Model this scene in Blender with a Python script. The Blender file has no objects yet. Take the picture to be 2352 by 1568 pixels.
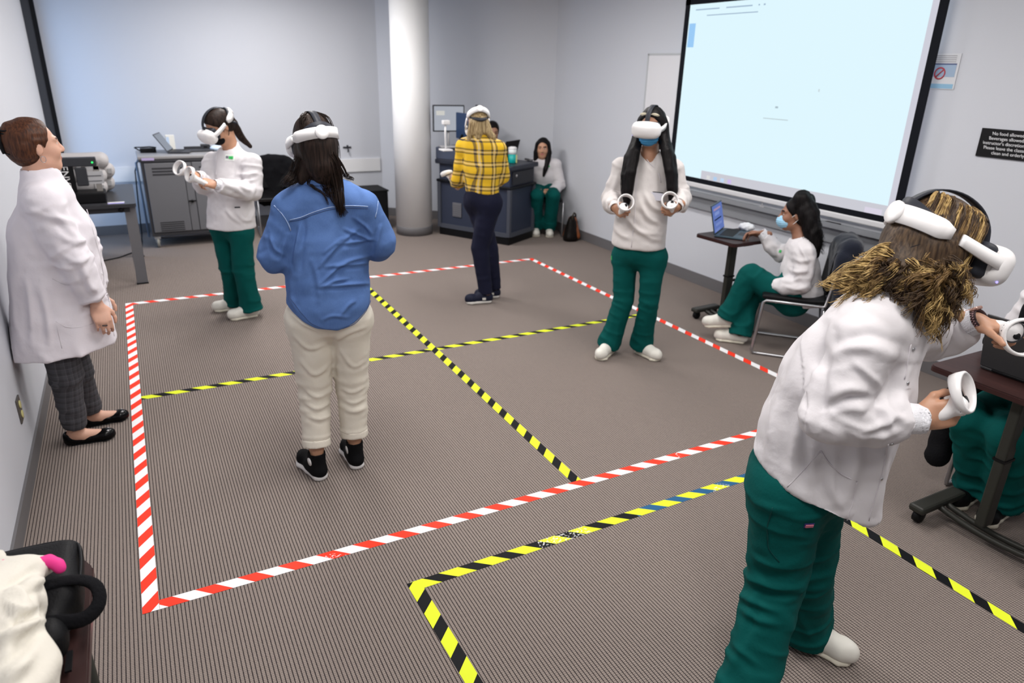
import bpy, math, random
import numpy as np
from mathutils import Matrix, Vector
rng = np.random.default_rng(7)
random.seed(7)
SC = bpy.context.scene
COL = SC.collection
# ------------------------------------------------------------------ camera
F_PX = 1602.5
def cam_axes(yaw, pitch, roll):
    cy, sy = math.cos(yaw), math.sin(yaw)
    f = np.array([sy, cy, 0.]); r = np.array([cy, -sy, 0.]); u = np.array([0, 0, 1.])
    f2 = f*math.cos(pitch) - u*math.sin(pitch); u2 = u*math.cos(pitch) + f*math.sin(pitch)
    r3 = r*math.cos(roll) + u2*math.sin(roll); u3 = u2*math.cos(roll) - r*math.sin(roll)
    return r3, u3, f2
CR, CU, CF = cam_axes(0.49834288, 0.37287909, 0.02623436)
CAM = np.array([0., 0., 1.95])
cd = bpy.data.cameras.new('camera'); cam = bpy.data.objects.new('camera', cd); COL.objects.link(cam)
cam.matrix_world = Matrix(((CR[0], CU[0], -CF[0], CAM[0]), (CR[1], CU[1], -CF[1], CAM[1]), (CR[2], CU[2], -CF[2], CAM[2]), (0, 0, 0, 1)))
cd.sensor_width = 36; cd.lens = F_PX/2352*36; cd.clip_start = .05
cd.dof.use_dof = True; cd.dof.focus_distance = 2.35; cd.dof.aperture_fstop = 3.2
SC.camera = cam
def ray(u, v): return CF + CR*(u-1176)/F_PX - CU*(v-784)/F_PX
def AY(u, v, y): d = ray(u, v); return CAM + d*(y/d[1])
def AX(u, v, x): d = ray(u, v); return CAM + d*(x/d[0])
def AB(base, u, v, off=0.):
    n = np.array([base[0], base[1], 0.]); L = np.linalg.norm(n); n = n/L; d = ray(u, v); return CAM + d*((L+off)/(d@n))
def AZ(u, v, z=0.): d = ray(u, v); return CAM + d*((z-CAM[2])/d[2])
# ------------------------------------------------------------------ world, exposure, ceiling light
SC.view_settings.view_transform = 'Standard'; SC.view_settings.look = 'None'
SC.view_settings.exposure = 0.0; SC.view_settings.gamma = 1.0; SC.view_settings.use_curve_mapping = False
w = bpy.data.worlds.new('world'); SC.world = w; w.use_nodes = True
w.node_tree.nodes['Background'].inputs[0].default_value = (.45, .62, .9, 1)
w.node_tree.nodes['Background'].inputs[1].default_value = 1.2
CEIL_POWER = 37.0
WINDOW_POWER = 15.0
# ------------------------------------------------------------------ materials
MATS = {}
def mat(name, col, rough=.6, metal=0., bump=0., bscale=60., var=0., vscale=8., sheen=0., spec=.5, emit=None, estr=1., coat=0., trans=0., sub=0., wr=0., wscale=7.):
    if name in MATS: return MATS[name]
    if max(col) < .022 and not emit: col = tuple(c*.5 for c in col); spec = min(spec, .14)
    m = bpy.data.materials.new(name); m.use_nodes = True; nt = m.node_tree
    b = nt.nodes['Principled BSDF']
    b.inputs['Base Color'].default_value = (*col, 1); b.inputs['Roughness'].default_value = rough; b.inputs['Metallic'].default_value = metal
    b.inputs['Specular IOR Level'].default_value = spec
    if sheen: b.inputs['Sheen Weight'].default_value = sheen
    if coat: b.inputs['Coat Weight'].default_value = coat
    if trans: b.inputs['Transmission Weight'].default_value = trans
    if sub:
        b.inputs['Subsurface Weight'].default_value = sub; b.inputs['Subsurface Scale'].default_value = .01
        b.inputs['Subsurface Radius'].default_value = (1, .4, .2)
    if emit: b.inputs['Emission Color'].default_value = (*emit, 1); b.inputs['Emission Strength'].default_value = estr
    tc = nt.nodes.new('ShaderNodeTexCoord')
    if var:
        n = nt.nodes.new('ShaderNodeTexNoise'); n.inputs['Scale'].default_value = vscale; n.inputs['Detail'].default_value = 6
        nt.links.new(tc.outputs['Object'], n.inputs['Vector'])
        mx = nt.nodes.new('ShaderNodeMix'); mx.data_type = 'RGBA'
        mx.inputs[6].default_value = (*[c*(1-var) for c in col], 1); mx.inputs[7].default_value = (*[min(1, c*(1+var)) for c in col], 1)
        nt.links.new(n.outputs['Fac'], mx.inputs[0]); nt.links.new(mx.outputs[2], b.inputs['Base Color'])
    prev = None
    if wr:
        n = nt.nodes.new('ShaderNodeTexNoise'); n.noise_type = 'RIDGED_MULTIFRACTAL'; n.inputs['Scale'].default_value = wscale; n.inputs['Detail'].default_value = 2.5; n.inputs['Distortion'].default_value = .7; n.inputs['Roughness'].default_value = .45
        nt.links.new(tc.outputs['Object'], n.inputs['Vector'])
        bp = nt.nodes.new('ShaderNodeBump'); bp.inputs['Strength'].default_value = wr; bp.inputs['Distance'].default_value = .02
        nt.links.new(n.outputs['Fac'], bp.inputs['Height']); nt.links.new(bp.outputs['Normal'], b.inputs['Normal']); prev = bp
    if bump:
        n = nt.nodes.new('ShaderNodeTexNoise'); n.inputs['Scale'].default_value = bscale; n.inputs['Detail'].default_value = 5
        nt.links.new(tc.outputs['Object'], n.inputs['Vector'])
        bp = nt.nodes.new('ShaderNodeBump'); bp.inputs['Strength'].default_value = bump; bp.inputs['Distance'].default_value = .01
        if prev: nt.links.new(prev.outputs['Normal'], bp.inputs['Normal'])
        nt.links.new(n.outputs['Fac'], bp.inputs['Height']); nt.links.new(bp.outputs['Normal'], b.inputs['Normal'])
    if max(col) < .1 and spec == .5 and not coat: b.inputs['Specular IOR Level'].default_value = .22
    MATS[name] = m
    return m
def nodes_of(m):
    nt = m.node_tree; return nt, nt.nodes['Principled BSDF'], nt.nodes.new, nt.links.new
def math_node(nt, op, a, b=None, c=None):
    n = nt.nodes.new('ShaderNodeMath'); n.operation = op
    for i, x in enumerate((a, b, c)):
        if x is None: continue
        if isinstance(x, (int, float)): n.inputs[i].default_value = x
        else: nt.links.new(x, n.inputs[i])
    return n.outputs[0]
def mix_node(nt, fac, a, b):
    n = nt.nodes.new('ShaderNodeMix'); n.data_type = 'RGBA'
    if isinstance(fac, (int, float)): n.inputs[0].default_value = fac
    else: nt.links.new(fac, n.inputs[0])
    for i, x in ((6, a), (7, b)):
        if isinstance(x, tuple): n.inputs[i].default_value = (*x, 1)
        else: nt.links.new(x, n.inputs[i])
    return n.outputs[2]
# ------------------------------------------------------------------ objects
def new_obj(name, me, parent=None, loc=None):
    o = bpy.data.objects.new(name, me); COL.objects.link(o)
    if loc is not None: o.location = loc
    if parent is not None: o.parent = parent
    return o
def tag(o, label=None, cat=None, group=None, kind=None):
    if label: o['label'] = label
    if cat: o['category'] = cat
    if group: o['group'] = group
    if kind: o['kind'] = kind
    return o
def thing(name, label, cat, loc=(0, 0, 0), rz=0., group=None):
    o = new_obj(name, None); o.location = loc; o.rotation_euler = (0, 0, rz); o.empty_display_size = .1
    return tag(o, label, cat, group)
def mesh_np(name, V, Fq, material=None, smooth=True, Ft=None, mats=None, midx=None):
    me = bpy.data.meshes.new(name); V = np.asarray(V, np.float32)
    Fq = np.asarray(Fq if Fq is not None else np.zeros((0, 4)), np.int32).reshape(-1, 4)
    Ft = np.asarray(Ft if Ft is not None else np.zeros((0, 3)), np.int32).reshape(-1, 3)
    nq, ntri = len(Fq), len(Ft)
    me.vertices.add(len(V)); me.vertices.foreach_set('co', V.ravel())
    me.loops.add(nq*4+ntri*3); me.loops.foreach_set('vertex_index', np.concatenate([Fq.ravel(), Ft.ravel()]).astype(np.int32))
    me.polygons.add(nq+ntri)
    st = np.concatenate([np.arange(nq)*4, nq*4+np.arange(ntri)*3]).astype(np.int32)
    me.polygons.foreach_set('loop_start', st)
    if mats:
        for m in mats: me.materials.append(m)
        if midx is not None: me.polygons.foreach_set('material_index', np.asarray(midx, np.int32))
    elif material: me.materials.append(material)
    me.update(calc_edges=True)
    if smooth: me.polygons.foreach_set('use_smooth', np.ones(nq+ntri, bool))
    return me
class MB:
    """collects boxes, tubes, lathes into one mesh"""
    def __init__(s): s.V = []; s.F = []; s.sm = []
    def add(s, vs, fs, smooth=False):
        o = len(s.V); s.V += [tuple(map(float, v)) for v in vs]; s.F += [tuple(i+o for i in f) for f in fs]; s.sm += [smooth]*len(fs); return s
    def box(s, c, size, rz=0., M=None, bev=0.):
        hx, hy, hz = [a/2 for a in size]; c = np.array(c, float)
        R = np.array(M) if M is not None else np.array([[math.cos(rz), -math.sin(rz), 0], [math.sin(rz), math.cos(rz), 0], [0, 0, 1]])
        if bev <= 0:
            v = [(-hx, -hy, -hz), (hx, -hy, -hz), (hx, hy, -hz), (-hx, hy, -hz), (-hx, -hy, hz), (hx, -hy, hz), (hx, hy, hz), (-hx, hy, hz)]
            f = [(0, 3, 2, 1), (4, 5, 6, 7), (0, 1, 5, 4), (1, 2, 6, 5), (2, 3, 7, 6), (3, 0, 4, 7)]
            return s.add([R@np.array(p)+c for p in v], f)
        b = min(bev, hx*.99, hy*.99, hz*.99); v = []; n = 3
        prof = [(hz, -b), (hz-b*.3, -b*.3), (hz-b, 0), (-hz+b, 0), (-hz+b*.3, -b*.3), (-hz, -b)]
        rings = []
        for z, off in prof:
            ring = []
            rr = max(b+off, 1e-4) if off > -b else 1e-4
            for (sx, sy, a0) in ((1, 1, 0), (-1, 1, 90), (-1, -1, 180), (1, -1, 270)):
                for k in range(n+1):
                    a = math.radians(a0+90*k/n)
                    ring.append((sx*(hx-b)+rr*math.cos(a), sy*(hy-b)+rr*math.sin(a), z))
            rings.append(ring)
        m = len(rings[0]); vs = [p for r in rings for p in r]; fs = []
        for i in range(len(rings)-1):
            for j in range(m): fs.append((i*m+j, (i+1)*m+j, (i+1)*m+(j+1) % m, i*m+(j+1) % m))
        fs.append(tuple(range(m))); fs.append(tuple(reversed(range((len(rings)-1)*m, len(rings)*m))))
        return s.add([R@np.array(p)+c for p in vs], fs)
    def tube(s, pts, r, n=10, closed=False, cap=True, flat=None, sm=True):
        P = np.array(pts, float); k = len(P); r = np.broadcast_to(np.array(r, float), (k,))
        T = np.roll(P, -1, 0)-np.roll(P, 1, 0)
        if not closed: T[0] = P[1]-P[0]; T[-1] = P[-1]-P[-2]
        T /= np.linalg.norm(T, axis=1)[:, None]+1e-12
        up = np.array([0, 0, 1.]) if abs(T[0][2]) < .9 else np.array([1., 0, 0])
        N = np.cross(T[0], up); N /= np.linalg.norm(N); vs = []
        for i in range(k):
            N = N-T[i]*N.dot(T[i]); N /= np.linalg.norm(N)+1e-12; B = np.cross(T[i], N)
            for j in range(n):
                a = 2*math.pi*j/n; vs.append(P[i]+(N*math.cos(a)+B*math.sin(a)*(flat if flat else 1))*r[i])
        fs = []
        for i in range(k if closed else k-1):
            i2 = (i+1) % k
            for j in range(n): fs.append((i*n+j, i*n+(j+1) % n, i2*n+(j+1) % n, i2*n+j))
        if cap and not closed: fs.append(tuple(reversed(range(n)))); fs.append(tuple(range((k-1)*n, k*n)))
        return s.add(vs, fs, sm)
    def cyl(s, a, b, r, r2=None, n=16, sm=True): return s.tube([a, b], [r, r if r2 is None else r2], n=n, sm=sm)
    def lathe(s, prof, c=(0, 0, 0), n=24, M=None):
        R = np.eye(3) if M is None else np.array(M); c = np.array(c, float); vs = []
        for r, z in prof:
            for j in range(n):
                a = 2*math.pi*j/n; vs.append(R@np.array([r*math.cos(a), r*math.sin(a), z])+c)
        fs = []
        for i in range(len(prof)-1):
            for j in range(n): fs.append((i*n+j, i*n+(j+1) % n, (i+1)*n+(j+1) % n, (i+1)*n+j))
        fs.append(tuple(reversed(range(n)))); fs.append(tuple(range((len(prof)-1)*n, len(prof)*n)))
        return s.add(vs, fs, True)
    def prism(s, poly, z0, z1, M=None, c=(0, 0, 0)):
        R = np.eye(3) if M is None else np.array(M); c = np.array(c, float); n = len(poly)
        vs = [R@np.array([x, y, z0])+c for x, y in poly]+[R@np.array([x, y, z1])+c for x, y in poly]
        fs = [tuple(reversed(range(n))), tuple(range(n, 2*n))]+[(i, (i+1) % n, n+(i+1) % n, n+i) for i in range(n)]
        return s.add(vs, fs)
    def strip(s, path, half, nrm, th):
        """a band along path: half widths dir list, normals list, thickness"""
        P = np.array(path, float); k = len(P); vs = []
        for i in range(k):
            h = np.array(half[i]); nn = np.array(nrm[i])*th/2
            vs += [P[i]-h-nn, P[i]+h-nn, P[i]+h+nn, P[i]-h+nn]
        fs = []
        for i in range(k-1):
            for j in range(4): fs.append((i*4+j, i*4+(j+1) % 4, (i+1)*4+(j+1) % 4, (i+1)*4+j))
        fs += [(3, 2, 1, 0), tuple((k-1)*4+j for j in range(4))]
        return s.add(vs, fs, True)
    def mesh(s, name, material):
        me = bpy.data.meshes.new(name); me.from_pydata(s.V, [], s.F); me.update()
        me.polygons.foreach_set('use_smooth', np.array(s.sm, bool))
        if material: me.materials.append(material)
        return me
    def build(s, name, material, parent=None, loc=None): return new_obj(name, s.mesh(name, material), parent, loc)
def copy_tree(o, parent=None):
    c = o.copy(); COL.objects.link(c); c.parent = parent
    for ch in list(o.children): copy_tree(ch, c)
    return c
def rect(hx, hy, r=0., n=5):
    if r <= 0: return [(-hx, -hy), (hx, -hy), (hx, hy), (-hx, hy)]
    out = []
    for sx, sy, a0 in ((1, -1, 270), (1, 1, 0), (-1, 1, 90), (-1, -1, 180)):
        for k in range(n+1):
            a = math.radians(a0+90*k/n); out.append((sx*(hx-r)+r*math.cos(a), sy*(hy-r)+r*math.sin(a)))
    return out
def text_obj(name, txt, size, material, M, parent=None, align='CENTER', ext=.0006, space=1.0):
    c = bpy.data.curves.new(name, 'FONT'); c.body = txt; c.size = size; c.align_x = align; c.align_y = 'CENTER'; c.extrude = ext; c.space_line = space
    t = bpy.data.objects.new(name+'_tmp', c); COL.objects.link(t)
    dg = bpy.context.evaluated_depsgraph_get(); me = bpy.data.meshes.new_from_object(t.evaluated_get(dg)); bpy.data.objects.remove(t)
    me.transform(M); me.materials.clear(); me.materials.append(material)
    return new_obj(name, me, parent)
def frame(x, y, z, c):
    return Matrix(((x[0], y[0], z[0], c[0]), (x[1], y[1], z[1], c[1]), (x[2], y[2], z[2], c[2]), (0, 0, 0, 1)))
# ------------------------------------------------------------------ noise
def _h(i, j, k):
    n = (i*374761393 + j*668265263 + k*1274126177) & 0xffffffff
    n = ((n ^ (n >> 13))*1274126177) & 0xffffffff
    return ((n ^ (n >> 16)) & 0xffff)/32767.5-1.
def noise3(P):
    P = np.asarray(P, float); I = np.floor(P).astype(np.int64); f = P-I; f = f*f*(3-2*f); r = 0
    for a in (0, 1):
        wa = f[:, 0] if a else 1-f[:, 0]
        for b in (0, 1):
            wb = f[:, 1] if b else 1-f[:, 1]
            for c in (0, 1):
                wc = f[:, 2] if c else 1-f[:, 2]
                r = r+_h(I[:, 0]+a, I[:, 1]+b, I[:, 2]+c)*wa*wb*wc
    return r
# ------------------------------------------------------------------ signed distance modelling
def nz(v): v = np.asarray(v, float); return v/(np.linalg.norm(v)+1e-12)
def smin(a, b, k):
    if k <= 0: return np.minimum(a, b)
    h = np.maximum(k-np.abs(a-b), 0)/k
    return np.minimum(a, b)-h*h*k*.25
class SDF:
    def __init__(s): s.pr = []
    def _add(s, fn, lo, hi, k, op): s.pr.append((fn, np.asarray(lo, float), np.asarray(hi, float), k, op)); return s
    def rc(s, a, b, ra, rb=None, k=.02, op='u', fa=False, fb=False):
        a = np.array(a, float); b = np.array(b, float); rb = ra if rb is None else rb; d = b-a; L2 = d.dot(d)+1e-12; dn = d/math.sqrt(L2)
        def fn(P):
            q = P-a; t = np.clip(q@d/L2, 0, 1); e = np.linalg.norm(q-t[:, None]*d, axis=1)-(ra+(rb-ra)*t)
            if fb: e = np.maximum(e, (P-b)@dn)
            if fa: e = np.maximum(e, (a-P)@dn)
            return e
        R = max(ra, rb); return s._add(fn, np.minimum(a, b)-R, np.maximum(a, b)+R, k, op)
    def _merge(s, n0, k, op, ki=.006):
        """fold the primitives added since n0 into one"""
        sub = s.pr[n0:]; del s.pr[n0:]
        def fn(P):
            f = sub[0][0](P)
            for q in sub[1:]: f = smin(f, q[0](P), ki)
            return f
        return s._add(fn, np.min([q[1] for q in sub], 0), np.max([q[2] for q in sub], 0), k, op)
    def chain(s, pts, rad, k=.02, fb=False, ki=.006):
        n0 = len(s.pr)
        for i in range(len(pts)-1): s.rc(pts[i], pts[i+1], rad[i], rad[i+1], k, fb=(fb and i == len(pts)-2))
        return s._merge(n0, k, 'u', ki)
    def el(s, c, r, M=None, k=.02, op='u'):
        c = np.array(c, float); r = np.array(r, float); A = np.eye(3) if M is None else np.array(M, float)
        def fn(P):
            q = (P-c)@A; u = q/r; k0 = np.linalg.norm(u, axis=1); k1 = np.linalg.norm(u/r, axis=1)+1e-9
            return k0*(k0-1)/k1
        R = np.abs(A)@r; return s._add(fn, c-R, c+R, k, op)
    def ec(s, a, b, ra, rb, L, k=.03, op='u', fa=False, fb=False):
        a = np.array(a, float); b = np.array(b, float); d = b-a; L2 = d.dot(d)+1e-12; dn = d/math.sqrt(L2)
        X = nz(np.array(L, float)-dn*np.dot(L, dn)); Y = np.cross(dn, X)
        def fn(P):
            q = P-a; t = np.clip(q@d/L2, 0, 1); e = q-t[:, None]*d
            rx = ra[0]+(rb[0]-ra[0])*t; ry = ra[1]+(rb[1]-ra[1])*t; rw = np.minimum(rx, ry)
            x = e@X/rx; y = e@Y/ry; z = e@dn/rw
            k0 = np.sqrt(x*x+y*y+z*z); k1 = np.sqrt((x/rx)**2+(y/ry)**2+(z/rw)**2)+1e-9
            o = np.where(k0 < 1e-6, -rw, k0*(k0-1)/k1)
            if fb: o = np.maximum(o, (P-b)@dn)
            if fa: o = np.maximum(o, (a-P)@dn)
            return o
        R = max(*ra, *rb); return s._add(fn, np.minimum(a, b)-R, np.maximum(a, b)+R, k, op)
    def loft(s, st, k=.03, op='u', fa=False, fb=False):
        """st: list of (center, rx, ry, lateral)"""
        n0 = len(s.pr)
        for i in range(len(st)-1):
            s.ec(st[i][0], st[i+1][0], st[i][1:3], st[i+1][1:3], (np.array(st[i][3])+np.array(st[i+1][3]))/2, k, op,
                 fa=(fa and i == 0), fb=(fb and i == len(st)-2))
        return s._merge(n0, k, op, .012)
    def bx(s, c, h, M=None, r=.01, k=.01, op='u'):
        c = np.array(c, float); h = np.array(h, float)-r; A = np.eye(3) if M is None else np.array(M, float)
        def fn(P):
            q = np.abs((P-c)@A)-h; return np.linalg.norm(np.maximum(q, 0), axis=1)+np.minimum(q.max(1), 0)-r
        R = np.abs(A)@(h+r); return s._add(fn, c-R, c+R, k, op)
    def fun(s, fn, k=.004, op='s', lo=None, hi=None):
        return s._add(fn, (-99,)*3 if lo is None else lo, (99,)*3 if hi is None else hi, k, op)
    def plane(s, c, n, k=.004):
        """remove everything on the +n side"""
        c = np.array(c, float); n = nz(n); return s.fun(lambda P: -((P-c)@n), k, 's')
    def ev(s, P, cull=True):
        f = np.full(len(P), 9.)
        for fn, lo, hi, k, op in s.pr:
            if cull and lo[0] > -90:
                m = k+.03; idx = np.nonzero(np.all((P > lo-m) & (P < hi+m), axis=1))[0]
                if len(idx) == 0: continue
                d = fn(P[idx])
                f[idx] = smin(f[idx], d, k) if op == 'u' else -smin(-f[idx], d, k)
            else:
                d = fn(P); f = smin(f, d, k) if op == 'u' else -smin(-f, d, k)
        return f
    def mesh(s, vox=.007, smooth=1):
        us = [p for p in s.pr if p[4] == 'u']
        lo = np.min([p[1] for p in us], 0)-.03; hi = np.max([p[2] for p in us], 0)+.03
        B = 6; nb = np.ceil((hi-lo)/(B*vox)).astype(int)+1
        g = np.stack(np.meshgrid(*[np.arange(n) for n in nb], indexing='ij'), -1).reshape(-1, 3)
        fc = s.ev(lo+(g+.5)*B*vox-.5*vox, cull=False)
        act = np.abs(fc) < B*vox*1.5
        Fb = np.repeat(fc[:, None], B**3, 1).astype(np.float32)
        off = np.stack(np.meshgrid(*[np.arange(B)]*3, indexing='ij'), -1).reshape(-1, 3)
        ga = g[act]; P = lo+((ga*B)[:, None, :]+off[None])*vox
        Fb[act] = s.ev(P.reshape(-1, 3)).reshape(len(ga), -1)
        Fg = Fb.reshape(*nb, B, B, B).transpose(0, 3, 1, 4, 2, 5).reshape(*(nb*B))
        return surface_nets(Fg, lo, vox, smooth)
def surface_nets(Fg, lo, vox, smooth=1):
    S = Fg < 0; n = np.array(Fg.shape)
    c = S[:-1, :-1, :-1].astype(np.int8)
    for dx, dy, dz in ((1, 0, 0), (0, 1, 0), (1, 1, 0), (0, 0, 1), (1, 0, 1), (0, 1, 1), (1, 1, 1)):
        c = c+S[dx:n[0]-1+dx, dy:n[1]-1+dy, dz:n[2]-1+dz]
    A = np.argwhere((c > 0) & (c < 8)); M = len(A)
    cn = [(i & 1, (i >> 1) & 1, (i >> 2) & 1) for i in range(8)]
    val = np.stack([Fg[A[:, 0]+a, A[:, 1]+b, A[:, 2]+d] for a, b, d in cn], 1)
    acc = np.zeros((M, 3)); cnt = np.zeros(M)
    for i in range(8):
        for bit in (1, 2, 4):
            j = i | bit
            if j == i: continue
            va, vb = val[:, i], val[:, j]; m = (va < 0) != (vb < 0)
            t = np.where(m, va/np.where(m, va-vb, 1), 0); pa = np.array(cn[i], float); pb = np.array(cn[j], float)
            acc += m[:, None]*(pa+t[:, None]*(pb-pa)); cnt += m
    V = lo+(A+acc/np.maximum(cnt, 1)[:, None])*vox
    ids = np.full(n-1, -1, np.int32); ids[A[:, 0], A[:, 1], A[:, 2]] = np.arange(M)
    Q = []
    for ax in range(3):
        b, d = (ax+1) % 3, (ax+2) % 3
        s0 = [slice(None)]*3; s1 = [slice(None)]*3; s0[ax] = slice(0, n[ax]-1); s1[ax] = slice(1, n[ax])
        a0, a1 = S[tuple(s0)], S[tuple(s1)]
        E = np.argwhere(a0 != a1); E = E[(E[:, b] > 0) & (E[:, d] > 0) & (E[:, b] < n[b]-1) & (E[:, d] < n[d]-1)]
        fl = a0[E[:, 0], E[:, 1], E[:, 2]]
        def at(db, dd):
            q = E.copy(); q[:, b] -= db; q[:, d] -= dd; return ids[q[:, 0], q[:, 1], q[:, 2]]
        q = np.stack([at(1, 1), at(0, 1), at(0, 0), at(1, 0)], 1)
        q[~fl] = q[~fl][:, ::-1]; Q.append(q)
    Q = np.concatenate(Q); Q = Q[(Q >= 0).all(1)]
    if smooth: V = lap(V, Q, smooth)
    return V, Q
def lap(V, Q, it=1, fac=.5):
    a = np.concatenate([Q[:, 0], Q[:, 1], Q[:, 2], Q[:, 3]]); b = np.concatenate([Q[:, 1], Q[:, 2], Q[:, 3], Q[:, 0]])
    n = len(V); deg = np.bincount(a, minlength=n)+np.bincount(b, minlength=n)
    for _ in range(it):
        s = np.stack([np.bincount(a, V[b, i], n)+np.bincount(b, V[a, i], n) for i in range(3)], 1)
        V = V+fac*(s/np.maximum(deg, 1)[:, None]-V)
    return V
def vnorm(V, Q):
    nq = np.cross(V[Q[:, 2]]-V[Q[:, 0]], V[Q[:, 3]]-V[Q[:, 1]]); N = np.zeros_like(V)
    for j in range(4):
        for i in range(3): N[:, i] += np.bincount(Q[:, j], nq[:, i], len(V))
    return N/(np.linalg.norm(N, axis=1)[:, None]+1e-12)
def ridged(P, s, sd=0.):
    """soft folds: narrow ridges between wide flats"""
    n = noise3(P*np.asarray(s)+sd); return (1-np.abs(n)*1.7)
def resample(pts, m):
    """Catmull-Rom through points"""
    P = np.asarray(pts, float); k = len(P); E = np.vstack([2*P[0]-P[1], P, 2*P[-1]-P[-2]])
    t = np.linspace(0, k-1-1e-6, m); i = t.astype(int); f = (t-i)[:, None]
    a, b, c, d = E[i], E[i+1], E[i+2], E[i+3]
    return .5*(2*b+(c-a)*f+(2*a-5*b+4*c-d)*f*f+(3*b-a-3*c+d)*f**3)
def creases(cs, amp=.009, wd=6.):
    def ex(V, N):
        q = V-CAM; d = q@CF; pu = 1176+q@CR/d*F_PX; pv = 784-q@CU/d*F_PX; fc = np.clip(-(N*q).sum(1)/np.linalg.norm(q, axis=1)*4, 0, 1); o = np.zeros(len(V))
        for c in cs:
            pts, a, w = (c[0], c[1] if len(c) > 1 else 1., c[2] if len(c) > 2 else 1.) if isinstance(c[0][0], (tuple, list)) else (c, 1., 1.)
            P = resample(np.array([(x, y, 0.) for x, y in pts]), 14)[:, :2]; best = np.full(len(V), 1e9); tb = np.zeros(len(V))
            m = (pu > P[:, 0].min()-30) & (pu < P[:, 0].max()+30) & (pv > P[:, 1].min()-30) & (pv < P[:, 1].max()+30); i = np.nonzero(m)[0]
            if not len(i): continue
            x, y = pu[i], pv[i]; be = np.full(len(i), 1e9); sg = np.zeros(len(i)); tt = np.zeros(len(i))
            for k in range(13):
                ax, ay = P[k]; dx, dy = P[k+1]-P[k]; L2 = dx*dx+dy*dy+1e-9; t = np.clip(((x-ax)*dx+(y-ay)*dy)/L2, 0, 1); ex_ = x-ax-t*dx; ey_ = y-ay-t*dy; e = np.hypot(ex_, ey_); b = e < be
                be = np.where(b, e, be); sg = np.where(b, np.sign(dx*ey_-dy*ex_), sg); tt = np.where(b, (k+t)/13, tt)
            W = wd*w; prof = np.exp(-(be/W)**2)-.55*np.exp(-((be-2.1*W)/(1.2*W))**2)*(sg > 0)
            o[i] += a*amp*prof*np.sin(np.clip(tt, .03, .97)*math.pi)**.6
        return o*fc
    return ex
# ================================================================== room shell
XL, XR, YB, ZC, YF = -.66, 4.80, 9.40, 2.95, -2.2
m_wall = mat('wall_paint', (.56, .577, .625), .75, bump=.05, bscale=180, spec=.3)
m_ceil = mat('ceiling_white', (.62, .62, .62), .9, bump=.3, bscale=90)
m_base = mat('baseboard_grey', (.135, .13, .135), .5)
m_dark = mat('dark_metal', (.035, .036, .042), .45)
m_black = mat('black_plastic', (.012, .012, .014), .45)
m_blackcloth = mat('black_cloth', (.010, .010, .013), .9, bump=.4, bscale=120)
m_white = mat('white_plastic', (.80, .79, .79), .35)
m_chrome = mat('chrome_tube', (.42, .42, .44), .28, metal=.9)
m_grey = mat('grey_metal', (.13, .13, .14), .45)
m_lgrey = mat('light_grey_metal', (.40, .40, .41), .45)
# carpet
m_carpet = bpy.data.materials.new('ribbed_carpet'); m_carpet.use_nodes = True
nt, bs, N_, L_ = nodes_of(m_carpet)
geo = N_('ShaderNodeNewGeometry'); sp = N_('ShaderNodeSeparateXYZ'); L_(geo.outputs['Position'], sp.inputs[0])
wob = N_('ShaderNodeTexNoise'); wob.inputs['Scale'].default_value = 260; L_(geo.outputs['Position'], wob.inputs['Vector'])
xw = math_node(nt, 'MULTIPLY_ADD', wob.outputs['Fac'], .0028, sp.outputs[0])
fx = math_node(nt, 'FRACT', math_node(nt, 'MULTIPLY', xw, 1/.0136))
ax_ = math_node(nt, 'ABSOLUTE', math_node(nt, 'SUBTRACT', fx, .5))       # 0 rib centre .. .5 gap
gap = N_('ShaderNodeMapRange'); gap.interpolation_type = 'SMOOTHSTEP'
L_(ax_, gap.inputs[0]); gap.inputs[1].default_value = .33; gap.inputs[2].default_value = .45
yw = math_node(nt, 'MULTIPLY_ADD', wob.outputs['Fac'], .004, sp.outputs[1])
fy = math_node(nt, 'FRACT', math_node(nt, 'MULTIPLY', yw, 1/.0085))
ay_ = math_node(nt, 'ABSOLUTE', math_node(nt, 'SUBTRACT', fy, .5))
cross = N_('ShaderNodeMapRange'); cross.interpolation_type = 'SMOOTHSTEP'
L_(ay_, cross.inputs[0]); cross.inputs[1].default_value = .3; cross.inputs[2].default_value = .5
ns = N_('ShaderNodeTexNoise'); ns.inputs['Scale'].default_value = 700; ns.inputs['Detail'].default_value = 4; L_(geo.outputs['Position'], ns.inputs['Vector'])
nl = N_('ShaderNodeTexNoise'); nl.inputs['Scale'].default_value = 2.5; nl.inputs['Detail'].default_value = 4; L_(geo.outputs['Position'], nl.inputs['Vector'])
c1 = mix_node(nt, ns.outputs['Fac'], (.17, .138, .122), (.40, .338, .30))
c1 = mix_node(nt, math_node(nt, 'MULTIPLY', nl.outputs['Fac'], .22), c1, (.235, .195, .178))
c2 = mix_node(nt, math_node(nt, 'MULTIPLY', cross.outputs[0], .50), c1, (.05, .042, .045))
c3 = mix_node(nt, math_node(nt, 'MULTIPLY', gap.outputs[0], .93), c2, (.017, .013, .017))
L_(c3, bs.inputs['Base Color']); bs.inputs['Roughness'].default_value = .95; bs.inputs['Specular IOR Level'].default_value = .1
hgt = math_node(nt, 'SUBTRACT', math_node(nt, 'MULTIPLY', ns.outputs['Fac'], .5), math_node(nt, 'ADD', gap.outputs[0], math_node(nt, 'MULTIPLY', cross.outputs[0], .4)))
bp = N_('ShaderNodeBump'); bp.inputs['Strength'].default_value = .7; bp.inputs['Distance'].default_value = .003; L_(hgt, bp.inputs['Height']); L_(bp.outputs[0], bs.inputs['Normal'])
def struct(name, mb, m, label=None):
    o = mb.build(name, m); o['kind'] = 'structure'
    if label: o['label'] = label
    return o
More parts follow.
